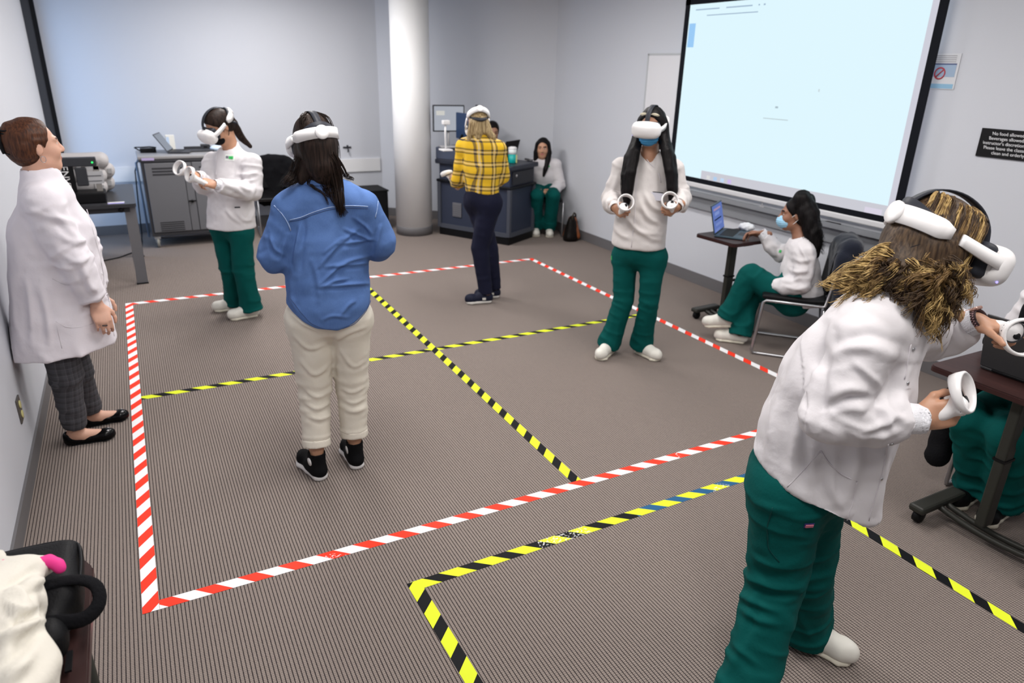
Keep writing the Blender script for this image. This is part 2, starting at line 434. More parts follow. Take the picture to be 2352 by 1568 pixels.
cxm, cym = (XL+XR)/2, (YF+YB)/2
struct('floor', MB().box((cxm, cym, -.05), (XR-XL+.4, YB-YF+.4, .1)), m_carpet, 'grey brown ribbed carpet floor')
struct('ceiling', MB().box((cxm, cym, ZC+.05), (XR-XL+.4, YB-YF+.4, .1)), m_ceil, 'white ceiling')
Y1, Y2 = 8.33, 9.30
struct('wall_left', MB().box((XL-.06, (YF+Y1)/2, ZC/2), (.12, Y1-YF, ZC)).box((XL-.06, (Y2+YB+.1)/2, ZC/2), (.12, YB+.1-Y2, ZC)).box((XL-.06, (Y1+Y2)/2, 2.78), (.12, Y2-Y1, .34)), m_wall, 'plain white left wall')
struct('wall_right', MB().box((XR+.06, cym, ZC/2), (.12, YB-YF, ZC)), m_wall, 'plain white right wall')
struct('wall_front', MB().box((cxm, YF-.06, ZC/2), (XR-XL, .12, ZC)), mat('wall_front_paint', (.35, .35, .36), .8))
struct('wall_back', MB().box((cxm-.6, YB+.06, ZC/2), (XR-XL+.0, .12, ZC)), m_wall, 'white back wall behind the grey cart')
pa, pb = np.array([3.0, 9.42]), np.array([4.82, 7.86]); dd = pb-pa; ang = math.atan2(dd[1], dd[0]); mid = (pa+pb)/2
nn = np.array([-math.sin(ang), math.cos(ang)])
struct('wall_back_right', MB().box((*(mid+nn*.06), ZC/2), (np.linalg.norm(dd), .12, ZC), rz=ang), m_wall, 'white back wall behind the lectern')
struct('baseboard_left', MB().box((XL+.006, (YF+Y1)/2, .05), (.012, Y1-YF, .10)), m_base)
struct('baseboard_right', MB().box((XR-.006, (YF+7.85)/2, .055), (.012, 7.85-YF, .11)), m_base)
struct('baseboard_back', MB().box((1.18, YB-.006, .055), (3.64, .012, .11)), m_base)
struct('baseboard_back_right', MB().box((*(mid-nn*.006), .055), (np.linalg.norm(dd), .012, .11), rz=ang), m_base)
m_trim = mat('trim_white', (.74, .74, .75), .5)
struct('trim_1', MB().box((1.17, YB-.012, .695), (3.66, .024, .165)).box((1.17, YB-.006, .607), (3.66, .012, .012)), m_trim, 'white chair rail along the back wall')
# window in the far end of the left wall
win = tag(new_obj('window_1', None), 'tall glazed opening with dark frame at end of left wall', kind='structure')
fr = MB().box((XL+.02, Y1+.035, 1.3), (.10, .07, 2.6)).box((XL-.02, Y2-.03, 1.3), (.08, .06, 2.6)).box((XL-.02, (Y1+Y2)/2, 2.58), (.08, Y2-Y1, .06)).box((XL-.02, (Y1+Y2)/2, .04), (.08, Y2-Y1, .08))
fr.build('window_frame', mat('window_frame_dark', (.05, .056, .07), .5), win)
MB().box((XL+.085, Y1+.02, 1.3), (.035, .05, 2.6)).build('window_jamb', mat('jamb_black', (.012, .014, .02), .5), win)
m_glass = bpy.data.materials.new('window_glass'); m_glass.use_nodes = True; nt = m_glass.node_tree
gl = nt.nodes.new('ShaderNodeBsdfGlossy'); gl.inputs['Roughness'].default_value = .02; tr = nt.nodes.new('ShaderNodeBsdfTransparent')
ms = nt.nodes.new('ShaderNodeMixShader'); ms.inputs[0].default_value = .08
nt.links.new(tr.outputs[0], ms.inputs[1]); nt.links.new(gl.outputs[0], ms.inputs[2]); nt.links.new(ms.outputs[0], nt.nodes['Material Output'].inputs[0])
MB().box((XL-.03, (Y1+Y2)/2, 1.3), (.006, Y2-Y1-.1, 2.5)).build('window_pane', m_glass, win)
al = bpy.data.lights.new('window_daylight', 'AREA'); al.shape = 'RECTANGLE'; al.size = 2.4; al.size_y = .85; al.energy = WINDOW_POWER; al.color = (.33, .60, 1.0)
lo = bpy.data.objects.new('window_daylight', al); COL.objects.link(lo); lo.location = (XL-.14, (Y1+Y2)/2, 1.3); lo.rotation_euler = (0, -math.pi/2, 0)
# ceiling lights
m_diff = mat('light_diffuser', (.9, .9, .9), .5, emit=(1, .97, .93), estr=3.0)
k = 0
for x, y in [(x, y) for y in (.4, 3.0, 5.6) for x in (.9, 3.1)]+[(1.4, 7.6)]:
    if 1:
        t = thing('ceiling_light', 'white ceiling light panel '+('above the far back wall' if y > 7 else ('at left' if x < 2 else 'at right')+{.4: ' above the near floor', 3.0: ' above middle of the room', 5.6: ' above far part of the square'}[y]), 'ceiling light', (x, y, ZC), group='ceiling light panels')
        if k == 0:
            MB().box((0, -.62, -.015), (.66, .03, .03)).box((0, .62, -.015), (.66, .03, .03)).box((-.315, 0, -.015), (.03, 1.24, .03)).box((.315, 0, -.015), (.03, 1.24, .03)).build('frame', m_white, t)
            MB().box((0, 0, -.01), (.6, 1.2, .012)).build('diffuser', m_diff, t); lt0 = t
        else:
            for ch in lt0.children: c = ch.copy(); COL.objects.link(c); c.parent = t
        a = bpy.data.lights.new('panel_lamp', 'AREA'); a.shape = 'RECTANGLE'; a.size = .6; a.size_y = 1.2; a.energy = CEIL_POWER*(1.9 if y > 7 else 1.12 if x < 2 else .82); a.color = (1, .965, .94)
        lo = bpy.data.objects.new('panel_lamp', a); COL.objects.link(lo); lo.location = (x, y, ZC-.04); k += 1
# column
t = thing('round_column', 'white round structural column beside the dark lectern', 'column', (3.03, 8.2, 0))
MB().lathe([(.222, .105), (.222, ZC-.001)], n=40).build('shaft', mat('column_white', (.80, .80, .805), .55, bump=.06, bscale=40), t)
MB().lathe([(.226, 0), (.226, .1), (.223, .105)], n=40).build('base_band', m_base, t)
# ================================================================== floor tapes
def tape_mat(name, ca, cb, pitch, fa, slant, wear=.0, wcol=(.6, .6, .6), rough=.6, rep=None):
    m = bpy.data.materials.new(name); m.use_nodes = True; nt, b, N_, L_ = nodes_of(m)
    tc = N_('ShaderNodeTexCoord'); s = N_('ShaderNodeSeparateXYZ'); L_(tc.outputs['Object'], s.inputs[0])
    u = math_node(nt, 'MULTIPLY_ADD', s.outputs[1], slant, s.outputs[0])
    f = math_node(nt, 'FRACT', math_node(nt, 'MULTIPLY', u, 1/pitch)); st = math_node(nt, 'LESS_THAN', f, fa)
    c = mix_node(nt, st, cb, ca)
    if rep:   # a mended length in another colour
        r = math_node(nt, 'MULTIPLY', math_node(nt, 'GREATER_THAN', s.outputs[0], rep[0]), math_node(nt, 'SUBTRACT', 1., st)); c = mix_node(nt, r, c, rep[1])
    if wear:
        n = N_('ShaderNodeTexNoise'); n.inputs['Scale'].default_value = 90; n.inputs['Detail'].default_value = 8; L_(tc.outputs['Object'], n.inputs['Vector'])
        n2 = N_('ShaderNodeTexNoise'); n2.inputs['Scale'].default_value = 2.2; L_(tc.outputs['Object'], n2.inputs['Vector'])
        k = math_node(nt, 'MULTIPLY', math_node(nt, 'GREATER_THAN', n.outputs['Fac'], .57), math_node(nt, 'GREATER_THAN', n2.outputs['Fac'], 1-wear)); c = mix_node(nt, k, c, wcol)
    L_(c, b.inputs['Base Color']); b.inputs['Roughness'].default_value = rough; b.inputs['Specular IOR Level'].default_value = .15; return m
RED, WHT, YEL, BLK = (.84, .045, .02), (.82, .82, .84), (.70, .79, .03), (.004, .0045, .006)
def tape(a, b, wd, m, label, grp, z=.0006, ends=True):
    a = np.array(a); b = np.array(b); d = b-a; L = np.linalg.norm(d); n = 24
    vs = []; fs = []
    for i in range(n+1):
        vs += [(L*i/n, -wd/2, 0), (L*i/n, wd/2, 0), (L*i/n, wd/2, .0005), (L*i/n, -wd/2, .0005)]
    for i in range(n):
        for j in range(4): fs.append((i*4+j, i*4+(j+1) % 4, i*4+4+(j+1) % 4, i*4+4+j))
    fs += [(3, 2, 1, 0), tuple(n*4+j for j in range(4))]
    o = MB().add(vs, fs).build('floor_tape', m, None, (a[0], a[1], z)); o.rotation_euler = (0, 0, math.atan2(d[1], d[0])); o['keep'] = 1
    del o['keep']
    return tag(o, label, 'floor tape', grp)
rw = lambda n, s, **k: tape_mat('tape_red_white_'+n, RED, WHT, .158, .48, s, **k)
yb = lambda n, s, **k: tape_mat('tape_yellow_black_'+n, YEL, BLK, .158, .55, s, **k)
tape((-.185, 2.463), (-.185, 6.53), .058, rw('left', 1.3), 'red and white striped floor tape running along left wall side', None, z=.0012)
tape((-.155, 2.491), (3.77, 2.491), .055, rw('near', 1.1, wear=.36, wcol=(.75, .6, .6)), 'red and white striped floor tape nearest to the camera, scuffed', None)
tape((-.21, 6.505), (3.77, 6.49), .058, rw('far', .9), 'red and white striped floor tape farthest from the camera', None)
tape((3.745, 6.51), (3.765, 2.46), .055, rw('right', .9), 'red and white striped floor tape nearest to the projection screen', None, z=.0012)
tape((-.155, 4.48), (3.72, 4.475), .052, yb('cross', 1.2), 'yellow and black tape crossing the square from left to right', None)
tape((1.795, 6.47), (1.765, 2.52), .055, yb('mid', 1.1), 'yellow and black tape splitting the square from far to near', None, z=.0012)
tape((.745, 2.155), (2.78, 2.165), .054, yb('front', 1.2, wear=.42, wcol=(.62, .62, .6), rep=(1.12, (.02, .10, .22))), 'worn yellow and black tape with a mended bluish stretch, parallel to near red tape', None)
tape((.758, 2.18), (.785, .6), .055, yb('frontleft', 1.0), 'yellow and black tape running from its corner off the bottom edge', None, z=.0012)
tape((2.735, 2.13), (2.76, .5), .055, yb('frontright', 1.0), 'yellow and black tape behind the curly haired person beside rolling table', None, z=.0012)
# ================================================================== right wall: screen, whiteboard, signs
def emis(name, col, s):
    m = bpy.data.materials.new(name); m.use_nodes = True; nt = m.node_tree; e = nt.nodes.new('ShaderNodeEmission'); e.inputs[0].default_value = (*col, 1); e.inputs[1].default_value = s
    nt.links.new(e.outputs[0], nt.nodes['Material Output'].inputs[0]); return m
wb = thing('whiteboard', 'wide whiteboard on right wall behind the projection screen', 'whiteboard', (XR-.004, 4.575, 0))
MB().box((-.012, 0, 1.50), (.02, 2.95, 1.22)).build('board', mat('board_face', (.66, .66, .69), .3), wb)
e = MB()
for zz in (.885, 2.115): e.box((-.013, 0, zz), (.026, 2.97, .018))
for yy in (-1.48, 1.48): e.box((-.013, yy, 1.5), (.026, .018, 1.24))
e.build('board_edge', mat('board_edge_grey', (.44, .46, .48), .4), wb)
MB().box((-.045, 0, .868), (.09, 2.95, .012)).box((-.085, 0, .885), (.012, 2.95, .03)).box((-.02, 0, .80), (.035, 2.95, .12)).build('tray', mat('tray_grey', (.23, .24, .26), .4), wb)
MB().box((-.045, -1.0, .882), (.05, .13, .03), bev=.006).build('board_eraser', m_black, wb)
for i, yy in enumerate((-.62, -.48, .5)): MB().cyl((-.05, yy, .883), (-.05, yy+.11, .883), .008, n=8).build('marker_pen', m_white, wb)
sx = XR-.085
ps = thing('projection_screen', 'large projection screen with black border glowing pale blue on right wall', 'screen', (sx, 4.26, 0))
ya, yb_, za, zb = 3.015, 5.50, .985, 2.575
e = MB(); bw = .062
cyl_ = lambda y: y-4.26
e.box((0, cyl_(ya+bw/2), (za+zb)/2), (.006, bw, zb-za)).box((0, cyl_(yb_-bw/2), (za+zb)/2), (.006, bw, zb-za)).box((0, 0, zb-.025), (.006, yb_-ya, .05)).box((0, 0, za+.022), (.006, yb_-ya, .044))
e.build('border', mat('screen_border', (.008, .010, .018), .7), ps)
m_scr = bpy.data.materials.new('projected_page'); m_scr.use_nodes = True; nt = m_scr.node_tree; N_ = nt.nodes.new; L_ = nt.links.new
tc = N_('ShaderNodeTexCoord'); s = N_('ShaderNodeSeparateXYZ'); L_(tc.outputs['Object'], s.inputs[0])
def inr(o, a, b): return math_node(nt, 'MULTIPLY', math_node(nt, 'GREATER_THAN', o, a), math_node(nt, 'LESS_THAN', o, b))
Yo, Zo = s.outputs[1], s.outputs[2]
def wr(y0, y1, z0, z1): return math_node(nt, 'MULTIPLY', inr(Yo, y0, y1), inr(Zo, z0, z1))
col = mix_node(nt, wr(-1.135, 9, 0, 9), (.62, .62, .70), (.74, .93, 1.0))             # image against bare screen at the right
col = mix_node(nt, wr(-1.135, .78, 1.0, 1.105), col, (.60, .60, .66))                 # task bar
for i, cc in enumerate(((.72, .72, .72), (.45, .62, .85), (.55, .7, .9), (.62, .5, .85))):
    col = mix_node(nt, wr(.66-.09*i, .705-.09*i, 1.035, 1.07), col, cc)
col = mix_node(nt, wr(-1.1, -.96, 1.03, 1.07), col, (.7, .66, .78))
col = mix_node(nt, wr(1.08, 1.165, 2.17, 2.37), col, (.33, .60, .93))                 # blue tab at the left
for y0, y1, z0, z1 in ((.8, 1.1, 2.475, 2.485), (.42, .72, 2.475, 2.485), (.35, .95, 2.425, 2.433), (.28, .30, 2.475, 2.487), (.34, .355, 2.475, 2.487), (-.72, -.68, 2.475, 2.485), (-.9, -.88, 2.475, 2.487), (-.99, -.97, 2.475, 2.487), (-.81, -.79, 2.475, 2.487)):
    col = mix_node(nt, wr(y0, y1, z0, z1), col, (.36, .48, .62))
col = mix_node(nt, wr(-.01, .02, 1.70, 1.715), col, (.42, .52, .58)); col = mix_node(nt, wr(-.13, .13, 1.612, 1.62), col, (.55, .66, .70)); col = mix_node(nt, wr(-.385, -.372, 1.84, 1.86), col, (.6, .7, .74))
em = N_('ShaderNodeEmission'); L_(col, em.inputs[0]); em.inputs[1].default_value = 1.0; L_(em.outputs[0], nt.nodes['Material Output'].inputs[0])
MB().box((.001, 0, (za+zb)/2), (.004, yb_-ya-.02, zb-za-.02)).build('fabric', m_scr, ps)
MB().box((0, 0, za-.022), (.03, yb_-ya+.02, .044), bev=.008).build('weight_bar', mat('bar_white', (.62, .62, .64), .4), ps)
MB().tube([(0, .0, za-.044), (0, 0, za-.075), (0, .02, za-.09)], .004, n=6).box((0, .0, za-.085), (.012, .05, .012)).build('pull_hook', m_lgrey, ps)
MB().box((0, 0, 2.79), (.12, yb_-ya+.2, .12), bev=.02).build('case', m_white, ps)
MB().box((0, 0, 2.655), (.003, yb_-ya, .16)).build('leader', mat('leader_black', (.01, .011, .014), .8), ps)
# black rules sign
sg = thing('wall_sign', 'black rules sign with white slanted lettering on right wall', 'sign', (XR-.006, 2.48, 1.587))
MB().box((0, 0, 0), (.008, .36, .172)).build('plate', mat('sign_black', (.018, .017, .019), .5), sg)
Mx = frame((0, -1, 0), (0, .22, 1), (-1, 0, 0), (-.0052, 0, .0)); 
text_obj('lettering', "No food allowed.\nBeverages allowed at\ninstructor's discretion only.\nPlease leave the classroom\nclean and orderly.", .0275, mat('sign_white', (.72, .72, .74), .5), Mx, sg, space=1.05)
po = thing('wall_notice', 'paper notice with a red prohibition ring half hidden by the screen', 'poster', (XR-.004, 3.02, 2.0))
MB().box((0, 0, 0), (.003, .23, .218)).build('sheet', mat('paper', (.62, .63, .66), .7), po)
MB().box((-.002, 0, .005), (.002, .20, .075)).build('picture_block', mat('notice_blue', (.32, .42, .56), .7), po)
MB().box((-.002, 0, .045), (.0025, .20, .008)).build('rule', mat('notice_navy', (.06, .08, .2), .7), po)
MB().box((-.002, 0, -.09), (.002, .21, .028)).build('footer_band', mat('notice_sky', (.25, .45, .62), .7), po)
ring = [(-.004, .0+.034*math.cos(a), -.012+.034*math.sin(a)) for a in np.linspace(0, 2*math.pi, 25)[:-1]]
MB().tube(ring, .0045, n=6, closed=True).tube([(-.004, -.024, .012), (-.004, .024, -.036)], .004, n=6).build('prohibition_ring', mat('notice_red', (.45, .03, .05), .6), po)
e = MB()
for i in range(4): e.box((-.002, 0, .095-.012*i), (.002, .18, .004))
e.build('text_lines', mat('notice_text', (.28, .28, .3), .7), po)
# outlet on the left wall
ot = thing('wall_outlet', 'dark wall outlet plate with yellowish socket low on left wall', 'outlet', (XL, 3.81, .34))
MB().box((.004, 0, 0), (.008, .085, .125), bev=.003).build('plate', mat('outlet_plate', (.13, .12, .11), .4, metal=.5), ot)
for zz in (-.026, .026): MB().lathe([(.02, 0), (.02, .004), (.017, .005)], (.008, 0, zz), 16, M=[[0, 0, 1], [1, 0, 0], [0, 1, 0]]).build('socket', mat('socket_yellow', (.55, .50, .22), .5), ot)
# hook on back wall
p = AY(797, 338, YB)
hk = thing('wall_hook', 'small dark metal coat hook above the chair rail', 'hook', (p[0], YB, p[2]))
MB().box((0, -.008, .0), (.11, .014, .02), bev=.004).build('hook_plate', m_dark, hk)
MB().tube([(0, -.01, 0), (0, -.05, -.02), (0, -.055, -.045), (0, -.04, -.055)], .009, n=8).build('hook_arm', m_dark, hk)
MB().lathe([(.012, 0), (.012, .02)], (0, -.03, .01), 10).build('hook_knob', m_dark, hk)
# ================================================================== furniture
m_wood = bpy.data.materials.new('mahogany_laminate'); m_wood.use_nodes = True
nt, bs, N_, L_ = nodes_of(m_wood)
tc = N_('ShaderNodeTexCoord'); mp = N_('ShaderNodeMapping'); mp.inputs['Scale'].default_value = (26, 2.2, 26); L_(tc.outputs['Object'], mp.inputs[0])
n1 = N_('ShaderNodeTexNoise'); n1.inputs['Scale'].default_value = 3; n1.inputs['Detail'].default_value = 8; L_(mp.outputs[0], n1.inputs['Vector'])
L_(mix_node(nt, n1.outputs['Fac'], (.013, .006, .006), (.052, .021, .019)), bs.inputs['Base Color']); bs.inputs['Roughness'].default_value = .42; bs.inputs['Specular IOR Level'].default_value = .3
m_edge = mat('table_edge', (.035, .014, .014), .3)
m_olive = mat('table_frame_olive', (.030, .030, .026), .4)
# ---- rolling laptop table: top 2*hx by 2*hy, legs near one long side
def rolling_table(name, label, loc, hx, hy, zt, postx, posty, feet, rz=0.):
    t = thing(name, label, 'table', loc, rz)
    MB().prism(rect(hx, hy, .03), zt-.022, zt).build('table_top', m_wood, t)
    e = MB(); o = rect(hx+.004, hy+.004, .034); e.prism(o, zt-.026, zt-.006); e.build('edge_band', m_edge, t)
    e = MB(); e.box((postx, posty, zt/2+.03), (.07, .045, zt-.10), bev=.008); e.build('post', m_olive, t)
    MB().box((postx, posty, zt*.56), (.078, .053, .012)).box((postx+.06, posty, zt*.5), (.06, .02, .02), bev=.005).build('height_clamp', m_black, t)
    MB().box((postx, 0, zt-.036), (.10, hy*1.5, .022)).build('top_bracket', m_olive, t)
    fx, fy = feet
    for s in (-1, 1):
        f = MB().box((postx+fx*.0, s*fy, .078), (fx*2, .075, .036), bev=.012).build('foot', m_olive, t)
        for q in (-1, 1):
            c = MB(); c.lathe([(.012, -.018), (.03, -.016), (.032, 0), (.03, .016), (.012, .018)], (postx+q*(fx-.04), s*fy, .032), 18, M=[[1, 0, 0], [0, 0, 1], [0, 1, 0]])
            c.box((postx+q*(fx-.04), s*fy, .058), (.03, .05, .02)); c.build('caster', m_black, f)
    for q in (-.028, .028):
        pts = [(postx+q, fy*v, .075-.03*(1-v*v)) for v in np.linspace(-1, 1, 9)]
        MB().tube(pts, .014, n=8).build('cross_bar', m_olive, t)
    return t
rolling_table('rolling_table', 'small rolling laptop table under the open blue laptop', (4.21, 4.01, 0), .25, .205, .745, -.03, .0, (.14, .20), rz=.05)
rolling_table('rolling_table', 'dark rolling table with laptop at right edge of the room', (3.335, 1.26, 0), .275, .40, .75, -.17, .05, (.17, .26))
# ---- left near table
t = thing('side_table', 'dark red wooden table with black bag against left wall', 'table', (-.445, 1.2, 0))
hx, hy = .205, .62
outl = [(-hx, -hy), (hx-.03, -hy)] + [(hx-.03+.03*math.sin(a), -hy+.02+ (2*hy-.14)*(a/math.pi)) for a in np.linspace(0.05, math.pi*.62, 14)] + [(hx+.0, hy-.06), (hx-.02, hy-.02), (hx-.06, hy), (-hx, hy)]
MB().prism(outl, .722, .75).build('table_top', m_wood, t)
MB().prism([(x*1.012, y*1.005) for x, y in outl], .716, .738).build('edge_band', m_edge, t)
for sx_ in (-1, 1):
    for sy_ in (-1, 1): MB().cyl((sx_*.16, sy_*.45, .72), (sx_*.165, sy_*.47, 0), .017, n=10).build('leg', m_olive, t)
# ---- sled base chair, faces +y, origin on floor under seat centre
def make_chair():
    t = thing('sled_chair', 'x', 'chair')
    s = SDF().bx((0, 0, .445), (.225, .22, .018), r=.016, k=.01)
    V, Q = s.mesh(.012); V[:, 2] += -.018*np.exp(-((V[:, 0]/.14)**2+((V[:, 1]+.04)/.14)**2))+.012*np.abs(V[:, 1]/.22)**3*(V[:, 1] < 0)
    new_obj('seat', mesh_np('seat', V, Q, m_black), t)
    s = SDF().bx((0, -.235, .66), (.215, .014, .16), r=.013, k=.01); V, Q = s.mesh(.012)
    V[:, 1] += -.10*(V[:, 2]-.5)*.9+.10*(V[:, 0]/.215)**2*.45
    new_obj('backrest', mesh_np('backrest', V, Q, m_black), t)
    for sx_ in (-1, 1):
        x = sx_*.235
        pts = [(x, -.275, .80), (x, -.235, .60), (x, -.21, .43), (x, -.19, .425), (x, .0, .425), (x, .185, .425), (x, .205, .41), (x, .235, .03), (x, .225, .012), (x, .19, .011), (x, -.22, .011), (x, -.255, .02), (x, -.26, .05), (x, -.205, .40)]
        MB().tube(pts, .011, n=8).build('sled_frame', m_chrome, t)
    MB().tube([(-.235, .12, .42), (.235, .12, .42)], .01, n=8).tube([(-.235, -.15, .42), (.235, -.15, .42)], .01, n=8).build('seat_rail', m_chrome, t)
    return t
chair0 = make_chair(); used = [0]
def place_chair(x, y, face, label):
    o = chair0 if not used[0] else copy_tree(chair0); used[0] = 1
    o.location = (x, y, 0); o.rotation_euler = (0, 0, math.atan2(face[1], face[0])-math.pi/2); o['label'] = label; o['group'] = 'black sled base chairs'; return o
place_chair(4.235, 3.40, (-.67, .74), 'black sled base chair under the person with blue laptop')
place_chair(4.53, 7.60, (-.45, -.89), 'black sled base chair in the corner by the brown bag')
place_chair(4.23, 8.10, (-.5, .866), 'black sled base chair behind the dark lectern')
pc = AY(640, 470, 8.75)
place_chair(pc[0], 8.8, (-.1, -1), 'black sled base chair by back wall under a dark coat')
place_chair(3.71, 1.43, (-1, -.08), 'black sled base chair at right edge behind rolling table')
# coats draped over chairs
def coat(name, label, x, y, face, z, scale=1., seed=0., roll=False, mt=None, drop=.50):
    f = nz([face[0], face[1], 0]); L = np.array([f[1], -f[0], 0])
    b = np.array([x, y, 0])-f*.27
    s = SDF()
    s.loft([(b+[0, 0, z], .20*scale, .06, L), (b+[0, 0, z-.12]-f*.02, .235*scale, .075, L), (b+[0, 0, z-drop]-f*.02, .22*scale, .06, L)], k=.04)
    s.rc(b+L*.20+[0, 0, z-.06], b+L*.25+[0, 0, z-.36], .06, .05, k=.04); s.rc(b-L*.20+[0, 0, z-.06], b-L*.25-f*.03+[0, 0, z-.38], .06, .05, k=.04)
    if roll: s.rc(b-L*.16+f*-.05+[0, 0, z+.01], b+L*.16-f*.05+[0, 0, z+.0], .065, .06, k=.03)
    V, Q = s.mesh(.011); N = vnorm(V, Q)
    V = V+N*(.012*ridged(V, (9, 9, 3.5), seed)+.006*noise3(V*22+seed))[:, None]
    o = new_obj(name, mesh_np(name, V-b, Q, mt or m_blackcloth), None, b); return tag(o, label, 'coat')
coat('dark_coat', 'navy black coat hung over the chair of the person with blue laptop', 4.235, 3.40, (-.67, .74), .83, seed=3, roll=True, mt=mat('navy_cloth', (.008, .011, .022), .9, bump=.3, bscale=100, sheen=.2))
coat('dark_coat', 'black coat hung over the chair by back wall', pc[0], 8.8, (-.1, -1), .84, seed=9, scale=1.1)
coat('dark_coat', 'black coat hanging down beside the chair at right edge', 3.60, 1.40, (0, -1), .56, seed=15, scale=.62, drop=.32)
# ---- back-left folding table
t = thing('folding_table', 'black topped table with grey legs against left wall', 'table', (-.33, 7.65, 0))
MB().prism(rect(.325, .60, .03), .72, .75).build('table_top', mat('table_dark_top', (.035, .036, .04), .35), t)
for sx_ in (-1, 1):
    for sy_ in (-1, 1):
        MB().prism([(-.045, -.012), (.045, -.012), (.045, .012), (-.045, .012)], 0, .7, c=(0, 0, 0)).build('leg', m_grey, t, (sx_*.27, sy_*.535, .012))
        MB().box((sx_*.27, sy_*.535, .006), (.10, .04, .012)).build('leg_glide', m_black, t)
for s_ in (-1, 1): MB().box((0, s_*.535, .695), (.54, .03, .05)).build('rail', m_dark, t)
MB().lathe([(.022, 0), (.022, .02)], (.2, -.58, .695), 12, M=[[1, 0, 0], [0, 0, 1], [0, 1, 0]]).build('fold_knob', m_black, t)
for i, c_ in enumerate(((.80, .80, .80), (.42, .38, .8))):
    MB().box((.17, -.53+.05*(1-i), .7506), (.13, .035, .0012)).build('sticker', mat('sticker_%d' % i, c_, .5), t)
# ---- desktop device with lettered upright (near end of that table)
dv = thing('tabletop_device', 'open framed tabletop device with lettered black upright on black table', 'machine', (-.33, 7.35, .75))
yy = 7.30
q0, q1, q2 = AY(152, 362, yy), AY(219, 362, yy), AY(236, 465, yy)
top = q1[2]-.75
xl, xr_ = q0[0]+.33-.12, q1[0]+.33+.0
MB().box(((xl+xr_)/2, -.05, .045), (xr_-xl+.06, .26, .09), bev=.01).build('base', m_black, dv)
MB().box((xr_-.01, -.05, .09+(top-.14)/2), (.045, .05, top-.10)).build('silver_post', mat('alu_post', (.24, .225, .21), .45), dv)
MB().box((xl+.10, -.05, .09+(top-.14)/2), (.11, .05, top-.10)).build('black_upright', m_black, dv)
Mx = frame((0, 0, -1), (1, 0, 0), (0, -1, 0), (xl+.085, -.0765, (top)/2+.03))
text_obj('lettering', 'ENVE', .085, m_white, Mx, dv)
MB().box(((xl+xr_)/2-.03, -.05, top-.03), (xr_-xl+.06, .07, .075), bev=.008).build('top_beam', m_dark, dv)
MB().lathe([(.008, 0), (.008, .006)], (xr_-.03, -.087, top-.035), 10, M=[[1, 0, 0], [0, 0, -1], [0, 1, 0]]).build('indicator_light', emis('led_green', (.05, 1, .2), 1.6), dv)
MB().box((xl+.21, -.06, .22), (.09, .06, .16), bev=.01).build('carriage', m_dark, dv)
MB().box((xl+.30, -.07, .21), (.15, .015, .11)).build('label_panel', mat('panel_grey', (.42, .42, .43), .5), dv)
MB().box((xl+.30, -.079, .225), (.12, .003, .010)).box((xl+.30, -.079, .180), (.12, .003, .008)).build('panel_print', m_grey, dv)
MB().box((xl+.20, -.05, top-.10), (.03, .05, .08)).box((xl+.30, -.05, top-.085), (.10, .05, .03)).build('bracket', m_lgrey, dv)
# ---- stacked grey padded rolls
m_roll = mat('roll_grey', (.42, .40, .40), .7, bump=.12, bscale=70)
rolls = [((262, 420), 7.86, .082, .44, 'lower back padded grey roll lying on black table'), ((247, 440), 7.62, .080, .42, 'lower front padded grey roll lying on black table'),
         ((262, 390), 7.80, .080, .44, 'upper back padded grey roll behind the lettered device'), ((243, 402), 7.62, .078, .42, 'middle front padded grey roll with a clip at its end'),
         ((248, 366), 7.72, .072, .50, 'topmost wide padded grey roll in the pile')]
for i, (pp, y, r, ln, lb) in enumerate(rolls):
    p = AY(pp[0], pp[1], y); fl = 1.0
    s = SDF().rc((-ln+r*.5, 0, 0), (-r*.6, 0, 0), r, r*.98, k=.02)
    if i == 4: s.rc((-ln+r*.5, -.10, 0), (-r*.6, -.10, 0), r*.95, r*.95, k=.05)
    V, Q = s.mesh(.011); V += vnorm(V, Q)*(.003*noise3(V*np.array([6, 18, 18])+i*7))[:, None]
    z0 = max(p[2], .75+r*1.0)
    o = new_obj('padded_roll', None, None, (p[0]-.02, y, z0)); tag(o, lb, 'roll', 'grey padded rolls')
    new_obj('pad', mesh_np('pad', V, Q, m_roll), o)
    cc = [(-r*.9, r*1.01*math.cos(a), r*1.01*math.sin(a)) for a in np.linspace(0, 6.283, 25)[:-1]]
    if i != 4: MB().tube(cc, .004, n=5, closed=True).build('seam', mat('seam_grey', (.25, .25, .25), .8), o)
    MB().box((-r*.2, -r*.9, .0), (.04, .012, .05), bev=.004).build('clip', m_lgrey, o)
# ---- charging cart
m_cart = mat('cart_body', (.135, .137, .15), .45); m_cartd = mat('cart_dark', (.06, .06, .068), .45); m_slot = mat('vent_black', (.035, .035, .04), .6)
ct = thing('charging_cart', 'grey double door charging cart with casters against back wall', 'cart', (.55, 8.79, 0))
W2, D2, zt, zb2 = .45, .28, .955, .13
MB().box((0, 0, (zt+zb2)/2), (2*W2, 2*D2, zt-zb2), bev=.006).build('body', m_cartd, ct)
MB().box((0, 0, zt+.018), (2*W2+.05, 2*D2+.05, .036), bev=.01).build('top', mat('cart_top', (.27, .265, .27), .4), ct)
MB().box((0, 0, zt-.014), (2*W2+.03, 2*D2+.03, .028), bev=.006).build('top_rim', m_cartd, ct)
for s in (-1, 1):
    d = MB().box((s*.232, -D2-.008, .545), (.375, .022, .74), bev=.004).build('door', m_cart, ct)
    for q in range(3): MB().box((s*.232, -D2-.0195, .86-.032*q), (.24, .003, .017)).build('vent_slot', m_slot, d)
    for q in range(5): MB().box((s*.232, -D2-.0195, .28-.022*q), (.24, .003, .011)).build('vent_slot', m_slot, d)
MB().box((0, -D2-.006, .545), (.075, .018, .74)).build('center_post', m_cart, ct)
